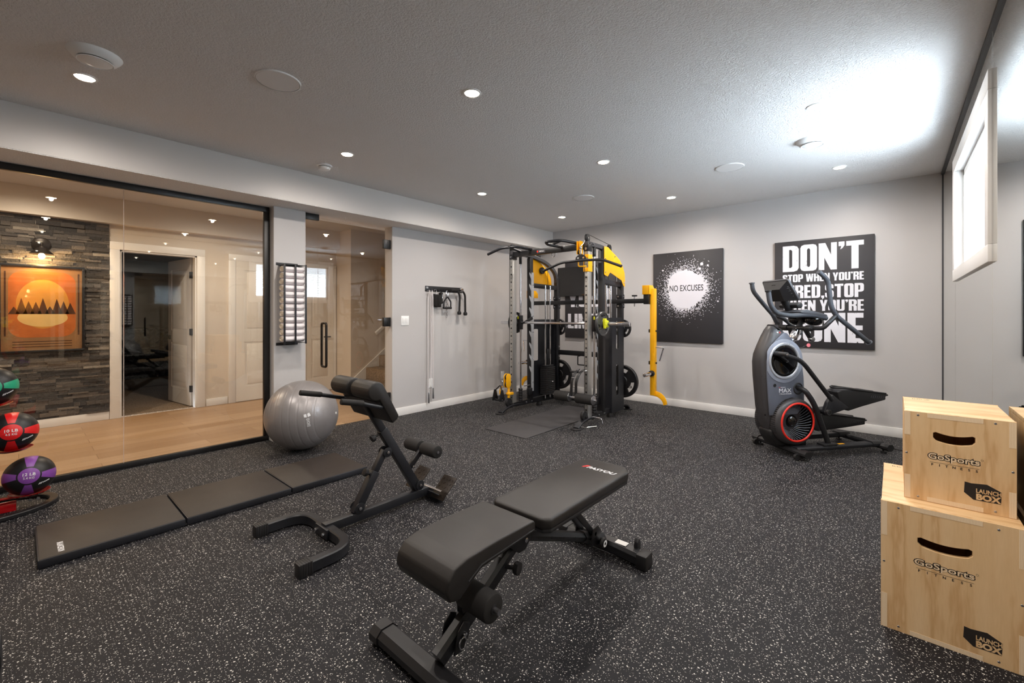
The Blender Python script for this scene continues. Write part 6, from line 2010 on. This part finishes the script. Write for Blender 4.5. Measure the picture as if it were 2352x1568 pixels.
def grip_plate(label, c, ax, R, th, m, group):
    """grip plate: rim, three hand openings, hub"""
    ax = V(ax).normalized()
    x, y, _ = frame_of(ax)
    e = thing('weight_disc', label, 'weight plate', c, 0, group)
    slots = []
    for k_ in range(3):
        a0 = radians(90 + 120 * k_)
        sl = []
        n = 8
        for i in range(n + 1):
            a = a0 + radians(-30 + 60 * i / n)
            sl.append((R * 0.78 * cos(a), R * 0.78 * sin(a)))
        for i in range(n + 1):
            a = a0 + radians(26 - 52 * i / n)
            sl.append((R * 0.52 * cos(a), R * 0.52 * sin(a)))
        slots.append(sl)
    MB().holed([circ(0, 0, R * 0.93, 56), circ(0, 0, 0.026, 24)] + slots, c, x, y, th * 0.62, 0.002).build('disc', m, e)
    MB().lathe([(R * 0.86, -th * 0.36), (R * 0.89, -th * 0.5), (R * 0.97, -th * 0.5), (R, -th * 0.36), (R, th * 0.36), (R * 0.97, th * 0.5), (R * 0.89, th * 0.5), (R * 0.86, th * 0.36)], c, ax, 64).build('rim', m, e)
    MB().lathe([(0.026, -th * 0.5), (R * 0.30, -th * 0.5), (R * 0.34, -th * 0.3), (R * 0.34, th * 0.3), (R * 0.30, th * 0.5), (0.026, th * 0.5), (0.026, -th * 0.5)], c, ax, 40).build('hub', m, e)
    mb = MB()
    for s_ in (1,):
        for k_, tx in enumerate(('25', 'LB')):
            a = radians(210 + 120 * k_)
            mb.text(tx, V(c) + x * (R * 0.62 * cos(a)) + y * (R * 0.62 * sin(a)) + ax * (th * 0.32), x, y, None, R * 0.16, 0.0006, 0.03)
    mb.build('plate_marking', 'steel', e)
    return e


grip_plate('gray grip weight plate on the near end of the smith bar', (-2.512, 4.42, 1.152), (1, 0, 0), 0.142, 0.034, 'plate', 'plates on the smith bar')
grip_plate('black grip weight plate on the far end of the smith bar', (-3.825, 4.42, 1.152), (1, 0, 0), 0.142, 0.034, 'plateblk', 'plates on the smith bar')
for sx_, nm in ((-2.663, 'near'), (-3.667, 'far')):
    grip_plate('large black weight plate stored low behind the %s tower of the cable machine' % nm, (sx_, 5.21, 0.393), (0, -1, 0), 0.212, 0.044, 'plateblk', 'stored weight plates')
    grip_plate('small black weight plate stored high behind the %s tower of the cable machine' % nm, (sx_, 5.205, 1.078), (0, -1, 0), 0.118, 0.030, 'plateblk', 'stored weight plates')
bcx = thing('barbell_collar', 'yellow clamp collar beside the gray plate on the smith bar', 'barbell collar', (-2.46, 4.42, 1.152))
MB().lathe([(0.0255, -0.02), (0.040, -0.02), (0.044, -0.012), (0.044, 0.012), (0.040, 0.02), (0.0255, 0.02), (0.0255, -0.02)], (-2.465, 4.42, 1.152), (1, 0, 0), 12).build('clamp_ring', 'lime', bcx)
MB().box2(-2.485, -2.445, 4.375, 4.40, 1.16, 1.215, 0.005).build('clamp_lever', 'lime', bcx)
MB().box2(-2.48, -2.45, 4.38, 4.40, 1.10, 1.14, 0.005).build('clamp_latch', 'lime', bcx)

# lat bar hanging on the upper trolley
lb_ = thing('lat_pulldown_bar', 'long bent black pulldown bar hanging from the yellow trolley', 'pulldown bar', (-2.60, 4.10, 1.85))
MB().tube(fillet([(-3.114, 4.10, 1.775), (-2.86, 4.10, 1.852), (-2.60, 4.10, 1.856), (-2.335, 4.10, 1.845), (-2.112, 4.10, 1.757)], 0.06, 6), 0.0145, 16).build('bar', 'satin', lb_)
for p, d in (((-2.112, 4.10, 1.757), (0.9, 0, -0.4)), ((-3.114, 4.10, 1.775), (-0.95, 0, -0.3))):
    MB().cyl(V(p) - V(d).normalized() * 0.008, V(p) + V(d).normalized() * 0.003, 0.0165, None, 16, 0.002).build('end_plug', 'rubber', lb_)
hang = [(-0.064, 0.0), (0.064, 0.0), (0.062, 0.03), (0.035, 0.052), (0.014, 0.06), (-0.014, 0.06), (-0.035, 0.052), (-0.062, 0.03)]
MB().holed([hang, rrect(-0.052, -0.020, 0.012, 0.034, 0.010), rrect(0.020, 0.052, 0.012, 0.034, 0.010)], (-2.60, 4.10, 1.862), X3, Z3, 0.010, 0.0015).build('hanger', 'black', lb_)
MB().cyl((-2.60, 4.10, 1.92), (-2.60, 4.10, 2.02), 0.009, None, 14, 0.002).cyl((-2.60, 4.10, 1.985), (-2.60, 4.10, 2.005), 0.016, None, 14, 0.003).build('swivel', 'chrome', lb_)
MB().tube([(-2.60, 4.10, 2.015), (-2.607, 4.16, 2.05), (-2.612, 4.2, 2.09)], 0.005, 8).build('carabiner', 'chrome', lb_)

# single D handle resting on the lower left pulley
dh = thing('cable_stirrup', 'black triangular cable handle hanging at the low yellow pulley', 'cable handle', (-3.77, 4.08, 0.25))
for x_ in (-3.84, -3.72):
    MB().prism([(-0.02, 0.14), (0.02, 0.14), (0.052, 0.02), (0.048, 0.0), (-0.048, 0.0), (-0.052, 0.02)], (x_, 4.03, 0.165), Y3, Z3, (0.005, 0, 0), 0.001).build('side_plate', 'black', dh)
MB().cyl((-3.85, 4.03, 0.175), (-3.70, 4.03, 0.175), 0.014, None, 18, 0.002).build('grip', 'rubber', dh)
MB().tube(fillet([(-3.838, 4.03, 0.29), (-3.775, 4.06, 0.36), (-3.717, 4.03, 0.29)], 0.02), 0.008, 10).build('yoke', 'black', dh)
MB().tube([(-3.765 + 0.012 * cos(a), 4.075, 0.385 + 0.036 * sin(a)) for a in [i * pi / 10 for i in range(20)]], 0.0045, 8, True).build('carabiner', 'chrome', dh)
MB().tube(fillet([(-3.76, 4.08, 0.34), (-3.79, 4.07, 0.30), (-3.79, 4.07, 0.24), (-3.745, 4.07, 0.24), (-3.745, 4.07, 0.27)], 0.015), 0.008, 10).build('hook', 'yellow', dh)

# leg hold-down with two foam rollers hooked to the right upright
lh = thing('leg_roller_attachment', 'leg hold-down with two black foam rollers on the near upright', 'leg roller', (-2.62, 4.1, 0.3))
MB().cyl((-2.96, 4.09, 0.335), (-2.40, 4.09, 0.335), 0.012, None, 16).build('axle', 'steel', lh)
for x0_, x1_ in ((-2.93, -2.735), (-2.645, -2.435)):
    fr__ = MB().cyl((x0_, 4.09, 0.335), (x1_, 4.09, 0.335), 0.055, None, 30, 0.006).build('foam_roller', 'foam', lh)
    MB().lathe([(0, 0.010), (0.02, 0.010), (0.03, 0.006), (0.048, 0.003), (0.050, 0)], (x1_, 4.09, 0.335), (1, 0, 0), 28).build('roller_end', 'steel', fr__)
for x_ in (-2.72, -2.66):
    MB().rsweep(fillet([(x_, 4.09, 0.335), (x_, 4.10, 0.52), (x_ + 0.01, 4.15, 0.60), (x_ + 0.01, 4.235, 0.635)], 0.04), 0.012, 0.032, 0.003, (1, 0, 0)).build('side_arm', 'black', lh)
for z in (0.45, 0.55):
    MB().cyl((-2.72, 4.105, z), (-2.66, 4.105, z), 0.006, None, 10).build('rung', 'steel', lh)
MB().cyl((-2.80, 4.20, 0.605), (-2.70, 4.20, 0.605), 0.013, None, 16, 0.003).build('pull_knob', 'rubber', lh)
MB().cyl((-2.70, 4.20, 0.605), (-2.58, 4.21, 0.63), 0.007, None, 12, 0.002).build('lock_pin', 'chrome', lh)

# landmine bars near the right foot
lm = thing('chrome_pin_handle', 'bent chrome pin lying against the near front foot of the cable machine', 'pin', (-2.50, 4.2, 0.05))
MB().tube(fillet([(-2.575, 4.30, 0.098), (-2.46, 4.30, 0.100), (-2.445, 4.31, 0.028)], 0.02), 0.007, 10).build('rod', 'chrome', lm)
lm2 = thing('chrome_pin_handle', 'straight chrome pin poking out of the near arched foot', 'pin', (-2.50, 4.1, 0.03))
MB().tube(fillet([(-2.58, 4.075, 0.026), (-2.525, 4.085, 0.028), (-2.46, 4.20, 0.030)], 0.02), 0.007, 10).build('rod', 'chrome', lm2)
hd = thing('rope_attachment', 'black rope attachment clipped to the hook on the rear crossbar', 'rope attachment', (-3.10, 5.0, 1.2))
MB().tube([(-3.12 + 0.01 * cos(a), 5.035, 1.365 + 0.03 * sin(a)) for a in [i * pi / 10 for i in range(20)]], 0.0045, 8, True).build('carabiner', 'chrome', hd)
for x_, zb in ((-3.135, 1.20), (-3.045, 1.13)):
    MB().tube([(-3.11, 5.03, 1.34), (x_, 5.03, 1.29), (x_, 5.03, zb)], 0.016, 12).build('strap', 'blackcord', hd)
    MB().cyl((x_, 5.03, zb - 0.03), (x_, 5.03, zb + 0.005), 0.024, None, 16, 0.006).build('end_stop', 'rubber', hd)

# floor mat inside the rack
fmx = solo(MB().box2(-3.386, -2.80, 3.39, 5.02, 0.0005, 0.0075, 0.002), 'rubber_floor_mat', 'floormat', 'thin gray rubber mat on the floor between the cable machine towers', 'floor mat', (-3.09, 4.2, 0.0))
